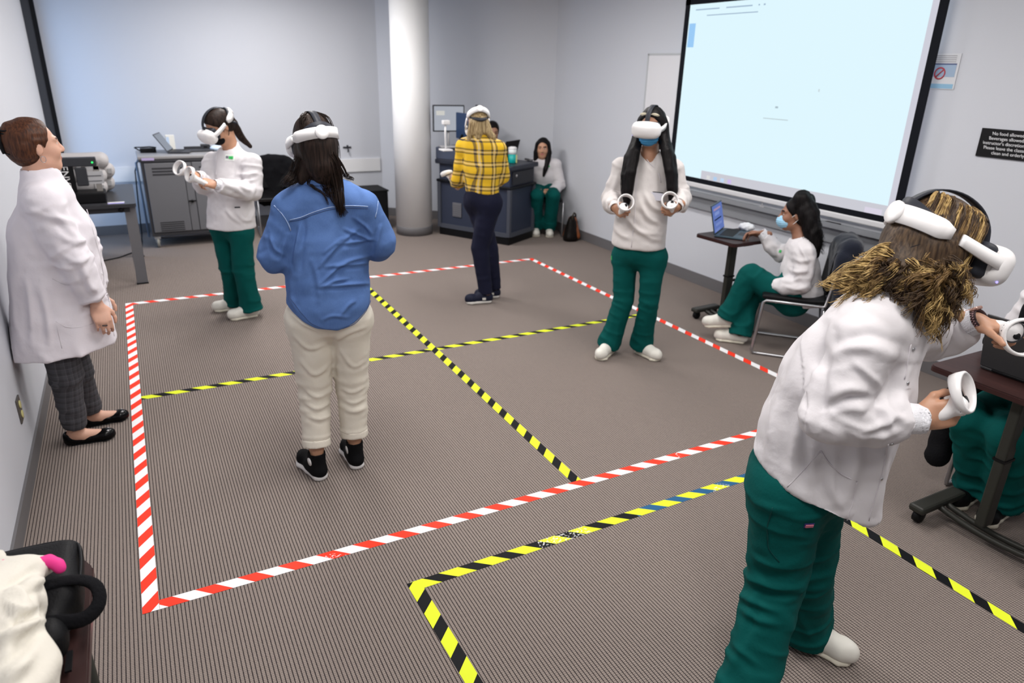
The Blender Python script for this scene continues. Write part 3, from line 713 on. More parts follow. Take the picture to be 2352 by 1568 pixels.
MB().box((0, -D2-.02, .50), (.075, .012, .014), bev=.004).lathe([(.016, 0), (.016, .012)], (0, -D2-.026, .50), 12, M=[[1, 0, 0], [0, 0, -1], [0, 1, 0]]).build('handle', m_black, ct)
MB().box((-W2+.075, -D2-.027, zt+.006), (.12, .003, .026)).build('asset_sticker', mat('sticker_lilac', (.45, .38, .62), .6), ct)
MB().tube([(-W2-.03, -D2+.05, .12), (-W2-.04, -D2+.05, .92), (-W2-.0, -D2+.05, .95)], .012, n=8).build('push_bar', mat('bar_blue', (.10, .16, .26), .4), ct)
for sx_ in (-1, 1):
    for sy_ in (-1, 1):
        c = MB(); x, y = sx_*(W2-.05), sy_*(D2-.05)
        f = MB().box((x, y, .115), (.06, .06, .03)).box((x-.022, y, .085), (.004, .04, .06)).box((x+.022, y, .085), (.004, .04, .06)).build('caster', m_lgrey, ct)
        MB().lathe([(.02, -.014), (.052, -.014), (.056, -.008), (.056, .008), (.052, .014), (.02, .014)], (x, y, .056), 20, M=[[0, 0, 1], [1, 0, 0], [0, 1, 0]]).build('wheel', mat('wheel_grey', (.30, .29, .26), .5), f)
MB().tube([(-W2-.01, .1, .93), (-W2-.06, .05, .8), (-W2-.08, 0, .5), (-W2-.10, -.06, .12), (-W2-.12, -.3, .01), (-W2-.35, -.6, .008), (-W2-.62, -.75, .008)], .007, n=6).build('power_cord', m_black, ct)
# ---- laptops: origin at hinge centre, screen faces -y (towards user at -y)
def laptop(name, label, loc, rz, wd, dp, tilt, m_body, m_screen, thick=.016, keys=True):
    t = thing(name, label, 'laptop', loc, rz)
    b = MB().box((0, -dp/2, thick/2), (wd, dp, thick), bev=.006).build('base', m_body, t)
    if keys:
        MB().box((0, -dp*.38, thick+.0008), (wd*.88, dp*.46, .0016)).build('keyboard', m_black, b)
        MB().box((0, -dp*.82, thick+.0006), (wd*.32, dp*.26, .0012)).build('touchpad', m_dark, b)
    a = tilt; R = np.array([[1, 0, 0], [0, math.cos(a), -math.sin(a)], [0, math.sin(a), math.cos(a)]])
    l = MB().box(R@np.array([0, 0, dp/2])+[0, 0, thick], (wd, .009, dp), M=R, bev=.004).build('lid', m_body, t)
    MB().box(R@np.array([0, -.0052, dp/2])+[0, 0, thick], (wd*.95, .001, dp*.90), M=R).build('screen', m_screen, l)
    MB().cyl((-wd*.35, 0, thick*.7), (wd*.35, 0, thick*.7), .007, n=8).build('hinge', m_black, t)
    return t
m_lapblue = bpy.data.materials.new('blue_page'); m_lapblue.use_nodes = True; nt = m_lapblue.node_tree; N_ = nt.nodes.new; L_ = nt.links.new
tc = N_('ShaderNodeTexCoord'); s = N_('ShaderNodeSeparateXYZ'); L_(tc.outputs['Object'], s.inputs[0]); Zo = s.outputs[2]; Xo = s.outputs[0]
col = (.16, .24, .62)
for z0, z1, x0, x1, cc in ((.19, .205, -.12, .1, (.5, .35, .5)), (.15, .175, -.1, .05, (.28, .38, .78)), (.115, .125, -.13, .1, (.01, .02, .05)), (.07, .09, -.1, .1, (.24, .33, .72)), (.03, .05, -.13, .02, (.22, .3, .7))):
    f = math_node(nt, 'MULTIPLY', math_node(nt, 'MULTIPLY', math_node(nt, 'GREATER_THAN', Zo, z0), math_node(nt, 'LESS_THAN', Zo, z1)), math_node(nt, 'MULTIPLY', math_node(nt, 'GREATER_THAN', Xo, x0), math_node(nt, 'LESS_THAN', Xo, x1)))
    col = mix_node(nt, f, col, cc)
em = N_('ShaderNodeEmission'); L_(col, em.inputs[0]); em.inputs[1].default_value = .75; L_(em.outputs[0], nt.nodes['Material Output'].inputs[0])
m_lapbody = mat('laptop_teal_grey', (.045, .075, .10), .4, metal=.3); m_lapdark = mat('laptop_dark', (.055, .055, .058), .38, metal=.4)
pl = AZ(1665, 525, .76)
laptop('laptop', 'slim blue grey laptop open on small rolling table', (4.14, 4.14, .7455), math.radians(33.5), .34, .23, math.radians(-14), m_lapbody, m_lapblue)
laptop('laptop', 'dark grey laptop with its lid back toward camera on right table', (*(AZ(2247, 841, .755)[:2]+np.array([.0, -.185])), .7505), math.radians(90), .36, .255, math.radians(-13), m_lapdark, emis('dim_screen', (.3, .35, .45), .5))
laptop('laptop', 'thin dark laptop opened on top of the grey cart', (.42, 8.82, .9925), math.radians(75), .30, .22, math.radians(-34), m_dark, emis('dim_screen2', (.5, .55, .65), .6))
# computer mouse + paper by the blue laptop
s = SDF().el((0, 0, .018), (.032, .055, .022), k=.01).plane((0, 0, 0), (0, 0, -1)); V, Q = s.mesh(.006)
o = new_obj('crumpled_tissue', None, None, (4.40, 4.10, .7455)); tag(o, 'white crumpled tissue beside the blue laptop', 'tissue')
V2 = V*np.array([1.7, 1.3, 1.6]); V2 += vnorm(V2, Q)*(.008*noise3(V2*70))[:, None]; V2[:, 2] -= V2[:, 2].min(); new_obj('sheet', mesh_np('tissue', V2, Q, mat('paper_white', (.8, .8, .82), .8)), o)
# items on the cart
t = thing('power_supply', 'black power supply with cables on left end of grey cart', 'power supply', (.20, 8.86, .9915))
MB().box((0, 0, .022), (.16, .09, .044), bev=.008).build('case', m_black, t)
MB().tube([(-.08, 0, .02), (-.13, .03, .05), (-.12, -.04, .06), (-.05, -.05, .06), (.02, .03, .055), (.08, .0, .05), (.05, -.06, .02)], .007, n=6).build('cable', m_black, t)
t = thing('paper_carton', 'small white carton standing behind laptop on grey cart', 'carton', (.44, 8.98, .9915))
MB().box((0, 0, .085), (.09, .05, .17), bev=.004).build('carton_body', mat('carton_white', (.76, .75, .70), .6), t); MB().box((-.025, -.026, .10), (.03, .002, .10)).build('carton_print', mat('carton_blue', (.5, .62, .8), .6), t)
t = thing('flat_tray', 'dark flat tray lying on right part of grey cart', 'tray', (.72, 8.87, .9915))
MB().box((0, 0, .008), (.30, .22, .016), bev=.005).build('tray_floor', m_dark, t); MB().box((0, .105, .025), (.30, .012, .03)).build('tray_rim', m_dark, t)
t = thing('face_mask', 'folded pale face mask lying on grey cart beside dark box', 'mask', (.90, 8.85, .9915))
V3 = V*np.array([2.2, 1.1, 1.5]); V3[:, 2] -= V3[:, 2].min(); new_obj('mask_sheet', mesh_np('mask_sheet', V3, Q, mat('mask_pale', (.55, .66, .80), .8)), t)
t = thing('adapter_box', 'small dark adapter box on far right of grey cart', 'box', (.80, 9.0, .9915))
MB().box((0, 0, .03), (.10, .06, .06), bev=.006).build('adapter_case', m_dark, t); MB().box((0, -.031, .03), (.04, .002, .02)).build('port', m_black, t)
# ---- black equipment case behind the denim shirt
bx0 = thing('equipment_case', 'large black equipment case on floor left of the column', 'case', (2.33, 8.72, 0))
MB().box((0, 0, .25), (.95, .42, .46), bev=.012).build('case_body', m_black, bx0)
MB().box((0, 0, .487), (.97, .44, .02), bev=.006).build('case_lid', mat('case_lid_black', (.009, .009, .010), .6), bx0)
for sx_ in (-1, 1): MB().box((sx_*.4, 0, .01), (.06, .36, .02)).build('case_runner', m_black, bx0)
MB().box((0, -.214, .40), (.16, .012, .03), bev=.005).build('case_handle', m_dark, bx0)
# ---- lectern
m_lec = mat('lectern_panel', (.030, .037, .062), .42); m_lecf = mat('lectern_frame', (.060, .066, .085), .42); m_lect = mat('lectern_top', (.024, .027, .040), .38)  # bluish window light is put into the panel colour
A0 = np.array([3.80, 7.12]); e1 = nz([-.50, .866]); e2 = np.array([e1[1], -e1[0]])      # e1 along the left face, e2 along the right face
lt = thing('lectern', 'large dark grey lectern desk standing askew beside white column', 'lectern', (*A0, 0), math.atan2(e2[1], e2[0]))
LL, DD = 1.05, .58        # local: x along e2 (right face), y along e1 (left face)
MB().box((DD/2, LL/2, .045), (DD-.03, LL-.03, .09)).build('plinth', m_black, lt)
MB().box((DD/2, LL/2, .37), (DD-.05, LL-.05, .56)).build('lower_body', m_lec, lt)
MB().box((DD/2, LL/2, .665), (DD+.02, LL+.02, .03), bev=.008).build('ledge', mat('lectern_ledge', (.012, .013, .018), .4), lt)
MB().box((DD/2, LL/2, .77), (DD-.04, LL-.04, .19)).build('upper_body', m_lec, lt)
MB().box((DD/2, LL/2, .89), (DD+.04, LL+.04, .055), bev=.012).build('desk_top', m_lect, lt)
MB().box((DD/2, LL*.70, .985), (DD+.03, LL*.62, .14), bev=.012).build('raised_ledge', mat('lectern_raised', (.05, .062, .10), .42), lt)
e = MB()
for (x, y) in ((0, 0), (DD, 0), (0, LL), (DD, LL)): MB().box((x+(.02 if x == 0 else -.02), y+(.02 if y == 0 else -.02), .38), (.045, .045, .57), bev=.006).build('corner_post', m_lecf, lt)
pass
MB().box((.02, LL/2, .115), (.03, LL-.08, .05)).box((DD/2, .02, .115), (DD-.08, .03, .05)).build('bottom_rail', m_lecf, lt)
MB().box((.016, LL*.73, .33), (.012, .13, .17), bev=.003).build('vent_grille', mat('grille_grey', (.11, .11, .125), .6), lt)
for q in range(6): MB().box((.0085, LL*.73, .27+.024*q), (.004, .11, .008)).build('grille_slat', m_grey, lt)
dr = MB().box((DD*.5, .012, .77), (DD-.12, .02, .15), bev=.004).build('drawer', mat('drawer_dark', (.02, .021, .027), .45), lt)
MB().lathe([(.016, 0), (.016, .006)], (DD*.22, .0, .80), 14, M=[[1, 0, 0], [0, 0, -1], [0, 1, 0]]).build('drawer_lock', m_lgrey, dr)
MB().box((.006, LL*.38, .60), (.01, .03, .10)).build('cabinet_latch', m_lgrey, lt)
def LP(x, y, z): q = A0+e2*x+e1*y; return (q[0], q[1], z)
zt = .9185
# monitor group on the raised part
mo = thing('monitor', 'light screened monitor on arm on left end of lectern', 'monitor', (*AZ(1030, 338, 1.056)[:2], 1.056), math.atan2(e2[1], e2[0])-math.radians(40))
MB().box((0, 0, .008), (.2, .16, .016), bev=.005).build('stand_base', m_lgrey, mo); MB().cyl((0, 0, .016), (0, .0, .20), .016, n=10).build('stand_post', m_lgrey, mo)
MB().box((0, -.02, .33), (.38, .025, .30), bev=.006).build('housing', m_dark, mo)
MB().box((0, -.0335, .33), (.35, .002, .27)).build('screen', emis('monitor_page', (.52, .55, .62), .75), mo)
MB().box((-.1, -.035, .39), (.1, .002, .05)).build('screen_window', emis('monitor_page2', (.75, .74, .7), .8), mo)
mo2 = thing('monitor', 'dark blue monitor seen edge on beside the light one', 'monitor', (*AZ(1062, 344, 1.056)[:2], 1.056), math.atan2(e2[1], e2[0])+math.radians(64))
MB().tube([(0, .05, .0), (0, .045, .09), (0, .0, .17)], .014, n=8).build('arm', m_black, mo2); MB().box((0, .05, .008), (.12, .12, .016), bev=.004).build('arm_base', m_black, mo2)
MB().box((0, -.02, .26), (.34, .03, .29), bev=.008).build('housing', mat('monitor_navy', (.015, .035, .09), .35), mo2); MB().box((0, -.036, .26), (.31, .002, .26)).build('screen', emis('monitor_blue', (.10, .22, .42), .5), mo2)
dc = thing('document_camera', 'white document camera post at left end of lectern', 'camera', (*AZ(1024, 346, 1.056)[:2], 1.056))
MB().box((0, 0, .01), (.12, .14, .02), bev=.006).build('foot', m_white, dc); MB().tube([(0, 0, .02), (0, .01, .2), (.0, .0, .30)], .012, n=8).build('post', m_white, dc); MB().box((0, -.01, .31), (.09, .05, .05), bev=.01).build('head', m_white, dc)
laptop('laptop', 'open black laptop on lectern behind the wipes tub', LP(.42, .30, zt), math.atan2(e2[1], e2[0])+math.radians(182), .33, .23, math.radians(-16), m_black, emis('dim_screen3', (.2, .25, .3), .5))
wt = thing('wipes_tub', 'tall white and teal wipes tub standing on lectern', 'tub', LP(.27, .15, zt))
MB().lathe([(.044, 0), (.048, .004), (.048, .10)], n=24).build('tub_body', mat('tub_teal', (.0, .36, .33), .4), wt)
MB().lathe([(.0481, .10), (.0481, .155)], n=24).build('tub_label', mat('tub_label_white', (.72, .76, .76), .5), wt)
MB().lathe([(.047, .155), (.05, .158), (.05, .175), (.03, .185)], n=24).build('tub_lid', m_white, wt)
MB().box((.03, -.036, .05), (.025, .012, .09)).build('label_stripe', mat('label_yellow', (.6, .6, .25), .5), wt)
pm = thing('desk_remote', 'small grey handheld remote on lectern edge', 'remote', LP(.60, .12, zt)); MB().box((0, 0, .012), (.05, .14, .024), bev=.008).build('remote_body', m_grey, pm)
e = MB()
for i in range(3): e.box((0, -.04+.035*i, .0245), (.02, .014, .003))
e.build('remote_buttons', m_lgrey, pm)
# ---- brown bag in the corner
p = AZ(1318, 553); bb = thing('brown_bag', 'brown leather bag with black trim on floor against right wall', 'bag', (p[0], p[1]+.06, 0))
R = np.array([[.78, .62, 0], [-.62, .78, 0], [0, 0, 1]]).T
s = SDF().ec((0, 0, .05), (0, 0, .25), (.15, .10), (.095, .05), R@[1, 0, 0], k=.03); s.plane((0, 0, 0), (0, 0, -1)); V, Q = s.mesh(.01); V += vnorm(V, Q)*(.006*noise3(V*18))[:, None]; V[:, 2] = np.maximum(V[:, 2], .0)
new_obj('bag_body', mesh_np('bag_body', V, Q, mat('bag_black', (.012, .009, .008), .5)), bb)
s = SDF().ec((0, 0, .06), (0, 0, .24), (.085, .112), (.062, .056), R@[1, 0, 0], k=.02); s.plane((0, 0, .02), (0, 0, -1)); V, Q = s.mesh(.01); new_obj('leather_panel', mesh_np('leather_panel', V, Q, mat('bag_brown', (.24, .065, .016), .5, var=.25, vscale=14)), bb)
MB().tube([R@np.array([x, -.02, z]) for x, z in ((-.07, .26), (-.055, .31), (0, .335), (.055, .31), (.07, .26))], .010, n=8).build('bag_handle', mat('bag_trim', (.03, .022, .012), .5), bb)
MB().tube([R@np.array([x, -.11, z]) for x, z in ((.1, .24), (.15, .10), (.19, .012), (.1, .012))], .008, n=6).build('bag_strap', m_black, bb)
# ---- black laptop bag and cream jacket on the near left table
bg = thing('laptop_bag', 'black laptop bag lying on the dark red table', 'bag', (-.435, 1.60, .75))
m_nylon = mat('bag_nylon', (.009, .009, .011), .55, bump=.15, bscale=200, spec=.14, wr=.2, wscale=5)
s = SDF().bx((0, .045, .055), (.19, .125, .055), r=.04, k=.02).bx((-.01, -.10, .045), (.175, .085, .042), r=.035, k=.03); V, Q = s.mesh(.008)
V += vnorm(V, Q)*(.006*noise3(V*13))[:, None]; V[:, 2] = np.maximum(V[:, 2], .001)
new_obj('bag_body', mesh_np('bag_body', V, Q, m_nylon), bg)
MB().tube(resample([(-.17, .165, .085), (.0, .17, .088), (.13, .165, .088), (.178, .14, .088), (.19, .08, .088), (.19, .0, .085), (.185, -.03, .08)], 24), .0045, n=6).build('piping', m_black, bg)
MB().tube(resample([(-.10, -.02, .105), (.0, -.03, .112), (.10, -.035, .112), (.18, -.03, .105), (.222, -.05, .09), (.226, -.085, .065), (.195, -.112, .055), (.14, -.115, .07), (.08, -.10, .08)], 30), .017, n=10, flat=.5).build('carry_handle', m_blackcloth, bg)
MB().tube([(-.12, -.185, .05), (.05, -.19, .05), (.15, -.175, .048)], .004, n=6).build('zip', mat('zip_blue', (.02, .05, .12), .5), bg)
MB().box((.165, -.19, .02), (.012, .06, .005)).build('zip_pull', m_black, bg)
cj = thing('cream_jacket', 'cream coat with pink lining heaped over the black bag', 'coat', (-.48, 1.42, .75)); cb = np.array([-.48, 1.42, .75])
s = SDF(); Zp = lambda u, v, z: AZ(u, v, z)-cb
s.chain([Zp(25, 1340, .90), Zp(48, 1425, .905), Zp(36, 1500, .90), Zp(10, 1600, .87), Zp(-30, 1750, .84)], [.036, .046, .056, .062, .065], k=.03)
s.chain([Zp(-60, 1330, .89), Zp(-60, 1450, .90), Zp(-70, 1600, .87)], [.06, .075, .09], k=.05)
s.chain([Zp(5, 1345, .905), Zp(60, 1322, .905), Zp(112, 1300, .895)], [.034, .027, .020], k=.03)
s.plane((0, 0, .004), (0, 0, -1)); V, Q = s.mesh(.0075); N = vnorm(V, Q); V += N*(.022*np.exp(-(noise3(V*np.array([9, 6, 9])+4)/.22)**2)+.012*noise3(V*9+2)+.004*noise3(V*24)-.008)[:, None]; V[:, 2] = np.maximum(V[:, 2], .002)
N = vnorm(V, Q); V += N*(creases([([(-5, 1445), (50, 1418), (105, 1402)], -1.3, 1.2), ([(-5, 1480), (45, 1448), (100, 1425)], 1., 1.2), ([(30, 1338), (66, 1350), (82, 1378)], -1.2), ([(55, 1350), (98, 1334), (135, 1314)], 1.), ([(-5, 1352), (40, 1330), (92, 1300)], -1.), ([(15, 1384), (48, 1404), (76, 1396)], 1.2), ([(-5, 1530), (40, 1500), (70, 1470)], -.9, 1.4), ([(10, 1568), (40, 1540), (70, 1520)], .9, 1.4)], .012, 8.)(V+cb, N))[:, None]
V[:, 0] = np.maximum(V[:, 0], -.17)
new_obj('coat_body', mesh_np('coat_body', V, Q, mat('cream_fleece', (.70, .665, .59), .9, bump=.2, bscale=50, wr=.3, wscale=9)), cj)
m_pink = mat('pink_lining', (.80, .03, .26), .7)
for j_, (pp, rr) in enumerate((([Zp(92, 1292, .925), Zp(112, 1287, .922), Zp(132, 1296, .912), Zp(138, 1304, .905)], .013), ([Zp(-12, 1305, .93), Zp(10, 1302, .932), Zp(36, 1300, .925)], .016))):
    s = SDF().chain(pp, [rr]*len(pp), k=.02); V, Q = s.mesh(.005); new_obj('lining', mesh_np('lining', V, Q, m_pink), cj)
# ---- black backpack on the right table
p = AB((3.4, 1.5), 2238, 800, 0.); bk = thing('backpack', 'black backpack with pale zip pull on the right rolling table', 'backpack', (3.49, 1.43, .75))
s = SDF().bx((.0, -.03, .16), (.08, .15, .16), r=.07, k=.03).el((-.02, .17, .055), (.07, .07, .055), k=.03); V, Q = s.mesh(.009); V += vnorm(V, Q)*(.008*noise3(V*13))[:, None]; V[:, 2] = np.maximum(V[:, 2], .001)
new_obj('pack_body', mesh_np('pack_body', V, Q, m_blackcloth), bk)
MB().tube([(-.085, .175, .10), (-.095, .19, .07), (-.09, .20, .045)], .006, n=6).build('zip_pull', m_white, bk)
MB().tube([(0, -.08, .31), (0, -.07, .345), (0, .01, .345), (0, .02, .31)], .010, n=8).build('pack_handle', m_blackcloth, bk)
# ================================================================== people: shared builders
def skin_mat(name, col): return mat(name, col, .5, sub=.12, bump=.04, bscale=160, var=.06, vscale=25)
def bearing(p): return math.atan2(p[0], p[1])
def hd(p, deg, pitch=0.):
    th = bearing(p)+math.radians(deg); c = math.cos(math.radians(pitch))
    return np.array([math.sin(th)*c, math.cos(th)*c, -math.sin(math.radians(pitch))])
def basis(f, up=(0, 0, 1.), roll=0.):
    f = nz(f); up = nz(up); r = nz(np.cross(f, up)); u = np.cross(r, f)
    if roll: c, s = math.cos(roll), math.sin(roll); r, u = r*c+u*s, u*c-r*s
    return np.array([r, f, u]).T            # columns: right, forward, up
def head_prims(s, c, B, sc=1., ears=True, nose=1.):
    T = lambda x, y, z: c+B@(np.array([x, y, z])*sc)
    g = sc
    s.el(T(0, -.012, .032), np.array([.074, .094, .084])*g, B, k=.01)
    s.el(T(0, .030, -.035), np.array([.058, .060, .080])*g, B, k=.035*g)
    s.el(T(0, .066, -.092), np.array([.022, .019, .018])*g, B, k=.03*g)
    for q in (-1, 1):
        s.el(T(q*.036, .058, -.028), np.array([.026, .026, .028])*g, B, k=.025*g)
        s.rc(T(q*.012, .088, .024), T(q*.044, .074, .026), .010*g, .009*g, k=.014*g)
        s.rc(T(q*.045, .02, -.075), T(q*.02, .055, -.098), .018*g, .016*g, k=.03*g)
        s.el(T(q*.030, .096, .006), np.array([.017, .012, .011])*g, B, k=.012*g, op='s')
        s.el(T(q*.030, .0745, .006), np.array([.0135, .0125, .0125])*g, B, k=.006*g)
        s.el(T(q*.0115, .097, -.031), np.array([.0095, .010, .008])*g, B, k=.006*g)
        if ears:
            s.el(T(q*.077, -.010, -.006), np.array([.007, .018, .031])*g, B, k=.008*g)
            s.el(T(q*.087, -.004, -.002), np.array([.006, .009, .017])*g, B, k=.004*g, op='s')
    s.rc(T(0, .087, .018), T(0, .103*1.0+.004*nose, -.026), .0075*g, .0125*g, k=.012*g)
    s.el(T(0, .086, -.0575), np.array([.023, .010, .0065])*g, B, k=.006*g)
    s.el(T(0, .085, -.0675), np.array([.020, .010, .007])*g, B, k=.006*g)
HAND = {  # per finger: y offset, mcp x, lengths, radius
    'f': [(.031, .084, (.040, .025, .021), .0088), (.010, .089, (.044, .028, .022), .0090), (-.011, .085, (.041, .026, .021), .0086), (-.031, .076, (.032, .020, .018), .0076)]}
def hand_prims(s, W, x, y, right, curl=(70, 80, 50), thumb='wrap', sc=1., index=None, spread=0.):
    x = nz(x); y = nz(np.asarray(y)-x*np.dot(x, y)); z = np.cross(x, y)*(1 if right else -1)       # z dorsal
    T = lambda a, b, c: W+(x*a+y*b+z*c)*sc
    A = np.array([x, y, z]).T
    s.rc(T(-.05, 0, 0), T(.01, 0, 0), .0245*sc, .024*sc, k=.02)
    s.el(T(.052, .0, .0), np.array([.050, .042, .0165])*sc, A, k=.02*sc)
    s.el(T(.030, .022, -.009), np.array([.032, .020, .015])*sc, A, k=.015*sc)
    s.el(T(.028, -.022, -.008), np.array([.030, .016, .013])*sc, A, k=.015*sc)
    for i, (yo, xm, ln, r) in enumerate(HAND['f']):
        cu = index if (index is not None and i == 0) else curl
        p = T(xm, yo, .002); s.rc(T(xm-.03, yo*.92, .003), p, r*1.05*sc, r*1.12*sc, k=.008*sc); a = 0.; rr = r
        for j, l in enumerate(ln):
            a += math.radians(cu[j]); sp = spread*yo
            q = p+(x*math.cos(a)-z*math.sin(a)+y*sp)*l*sc
            s.rc(p, q, rr*sc, rr*.92*sc, k=.003); p = q; rr *= .92
    if thumb == 'wrap': tp = [(.022, .034, -.008), (.050, .052, -.016), (.078, .050, -.026), (.098, .043, -.032)]
    elif thumb == 'up': tp = [(.020, .034, -.006), (.042, .058, -.012), (.060, .078, -.018), (.072, .094, -.026)]
    else: tp = [(.020, .034, -.006), (.045, .054, -.014), (.074, .058, -.022), (.095, .054, -.028)]
    for j in range(3): s.rc(T(*tp[j]), T(*tp[j+1]), (.0125, .0105, .0095)[j]*sc, (.0105, .0095, .0085)[j]*sc, k=.006)
    return T
def person_root(name, label, base):
    return thing(name, label, 'person', (base[0], base[1], 0))
class Person:
    def __init__(s, label, base, J, skin, hair_mat, scale=1., vox=.006):
        s.root = person_root('person', label, base); s.b = np.array([base[0], base[1], 0.]); s.J = {k: np.array(v, float) for k, v in J.items()}
        s.skin = skin; s.hm = hair_mat; s.sc = scale; s.vox = vox; s.body = SDF(); s.seed = float(abs(base[0]*13+base[1]*7))
        j = s.J
        if 'pv' not in j: j['pv'] = (j['hl']+j['hr'])/2+np.array([0, 0, .06])
        s.Ls = nz(j['sr']-j['sl']); s.Lh = nz(j['hr']-j['hl'])
        s.HB = np.eye(3); s.clampx = None
    def check(s):
        j = s.J; d = lambda a, b: np.linalg.norm(j[a]-j[b])
        print('CHK', s.root['label'][:30], {k: round(float(v), 2) for k, v in dict(shw=d('sl', 'sr'), ual=d('sl', 'el'), uar=d('sr', 'er'), fal=d('el', 'wl'), far=d('er', 'wr'), thl=d('hl', 'kl'), thr=d('hr', 'kr'), snl=d('kl', 'al'), snr=d('kr', 'ar'), hipz=j['pv'][2], neckz=j['nk'][2], headz=j['hc'][2], nkhc=d('nk', 'hc'), tor=d('pv', 'nk')).items()})
    def add(s, name, V, Q, m, parent=None, mats=None, midx=None):
        o = new_obj(name, mesh_np(name, V-s.b, Q, m, mats=mats, midx=midx), parent or s.root); return o
    def mb(s, mb, name, m, parent=None):
        mb.V = [tuple(np.array(v)-s.b) for v in mb.V]; return mb.build(name, m, parent or s.root)
    def head(s, f, up=(0, 0, 1.), roll=0., ears=True):
        s.HB = basis(f, up, roll); head_prims(s.body, s.J['hc'], s.HB, s.sc, ears)
        B = s.HB; c = s.J['hc']; nkb = s.J['nk']
        s.body.rc(c+B@np.array([0, -.018, -.06])*s.sc, nkb, .052*s.sc, .058*s.sc, k=.03)
        return s
    def H(s, x, y, z): return s.J['hc']+s.HB@(np.array([x, y, z])*s.sc)
    def trunk(s, arm=(.040, .034, .024), leg=(.075, .052, .034), thick=1.):
        j = s.J; b = s.body
        b.loft([(j['nk'], .06, .055, s.Ls), (j['ch'], .125*thick, .085*thick, s.Ls), (j['pv'], .13*thick, .095*thick, s.Lh)], k=.04)
        for q, w in (('l', 'w'), ('r', 'w')):
            b.chain([j['s'+q], j['e'+q], j['w'+q]], arm, k=.02)
            b.rc(j['ch']*.35+j['nk']*.65, j['s'+q], .05, arm[0], k=.03)
            b.chain([j['h'+q], j['k'+q], j['a'+q]], leg, k=.03); b.rc(j['pv'], j['h'+q], .08, leg[0], k=.03)
        return s
    def foot(s, q, toe, ln=.23):
        a = s.J['a'+q]; t = nz(toe); t3 = np.array([t[0], t[1], 0]); base = np.array([a[0], a[1], 0])
        s.body.rc(a, base-t3*.025+[0, 0, .04], .034, .030, k=.02).rc(base+t3*.01+[0, 0, .05], base+t3*(ln-.10)+[0, 0, .028], .034, .024, k=.02).rc(base+t3*.04+[0, 0, .03], base+t3*(ln-.08)+[0, 0, .022], .03, .020, k=.02)
    def hand(s, q, x, y, **kw):
        j = s.J; return hand_prims(s.body, j['w'+q], x, y, q == 'r', sc=s.sc*.98, **kw)
    def finish_body(s, lips=(.42, .13, .12), brow=None):
        V, Q = s.body.mesh(s.vox, 1)
        L = (V[Q].mean(1)-s.J['hc'])@s.HB/s.sc; mi = np.zeros(len(Q), int)
        lp = (np.abs(L[:, 0]) < .022) & (L[:, 1] > .075) & (((L[:, 2]+.0625)/.0115)**2+(L[:, 0]/.0225)**2 < 1); mi[lp] = 1
        br = (np.abs(np.abs(L[:, 0])-.030) < .019) & (L[:, 1] > .05) & (np.abs(L[:, 2]-(.030-.10*np.maximum(np.abs(L[:, 0])-.03, 0))) < .0045); mi[br] = 2
        ey = (np.abs(np.abs(L[:, 0])-.030) < .012) & (L[:, 1] > .074) & (np.abs(L[:, 2]-.006) < .0052); mi[ey] = 3
        pu = ey & (np.abs(np.abs(L[:, 0])-.030) < .0058); mi[pu] = 2
        lm = mat('lips_%.2f' % lips[0], lips, .4); em = mat('eye_white', (.62, .58, .55), .25)
        s.V, s.Q = V, Q
        s.bo = s.add('body', V, Q, None, mats=[s.skin, lm, s.hm, em], midx=mi)
        return s
    # ---------------------------------------------------------------- garments
    def cloth(s, sdf, name, m, vox=None, amp=.006, freq=(7, 7, 2.6), joints=(), jamp=.010, jfreq=15., fine=.0, seed=0., parent=None, extra=None, sm=2, clampx=None, limbs=()):
        V, Q = sdf.mesh(vox or s.vox*1.12, sm); N = vnorm(V, Q); sd = s.seed+seed
        wp = V+.05*np.stack([noise3(V*5+sd), noise3(V*5+sd+9), noise3(V*5+sd+18)], 1)
        d = amp*(1.3*np.exp(-(noise3(wp*np.asarray(freq)+sd)/.28)**2)-.5)+amp*.5*noise3(V*np.asarray(freq)*.6+sd+4)
        for (a_, b_, r_, am, ends) in limbs:
            ax = b_-a_; Ln = np.linalg.norm(ax); ax = ax/Ln; q = V-a_; t = q@ax; e = q-t[:, None]*ax; dist = np.linalg.norm(e, axis=1)
            w = np.clip(1.6-dist/r_*.9, 0, 1)*np.clip(1-np.maximum(-t, t-Ln)/.04, 0, 1); tt = np.clip(t/Ln, 0, 1)
            w = w*(ends[0]*np.exp(-(tt/.35)**2)+ends[1]*np.exp(-((1-tt)/.35)**2)+.25)
            cc = np.stack([t*15, e[:, 0]*6+t*3, e[:, 1]*6+e[:, 2]*6], 1)+sd+am*100
            d = d+w*am*(np.exp(-(noise3(cc)/.3)**2)-.45)
        for (p, r, a) in joints:
            w = np.exp(-((np.linalg.norm(V-p, axis=1)/r)**2)); d = d+w*a*jamp*(ridged(V, (jfreq, jfreq, jfreq*1.15), sd+3)-.5)
        if fine: d = d+fine*noise3(V*38+sd)
        if extra is not None: d = d+extra(V, N)
        V = V+N*d[:, None]; V = lap(V, Q, 1, .4)
        if s.clampx is not None: V[:, 0] = np.maximum(V[:, 0], s.clampx)
        s.last = (V, vnorm(V, Q))
        s.lq = Q
        return s.add(name, V, Q, m, parent)
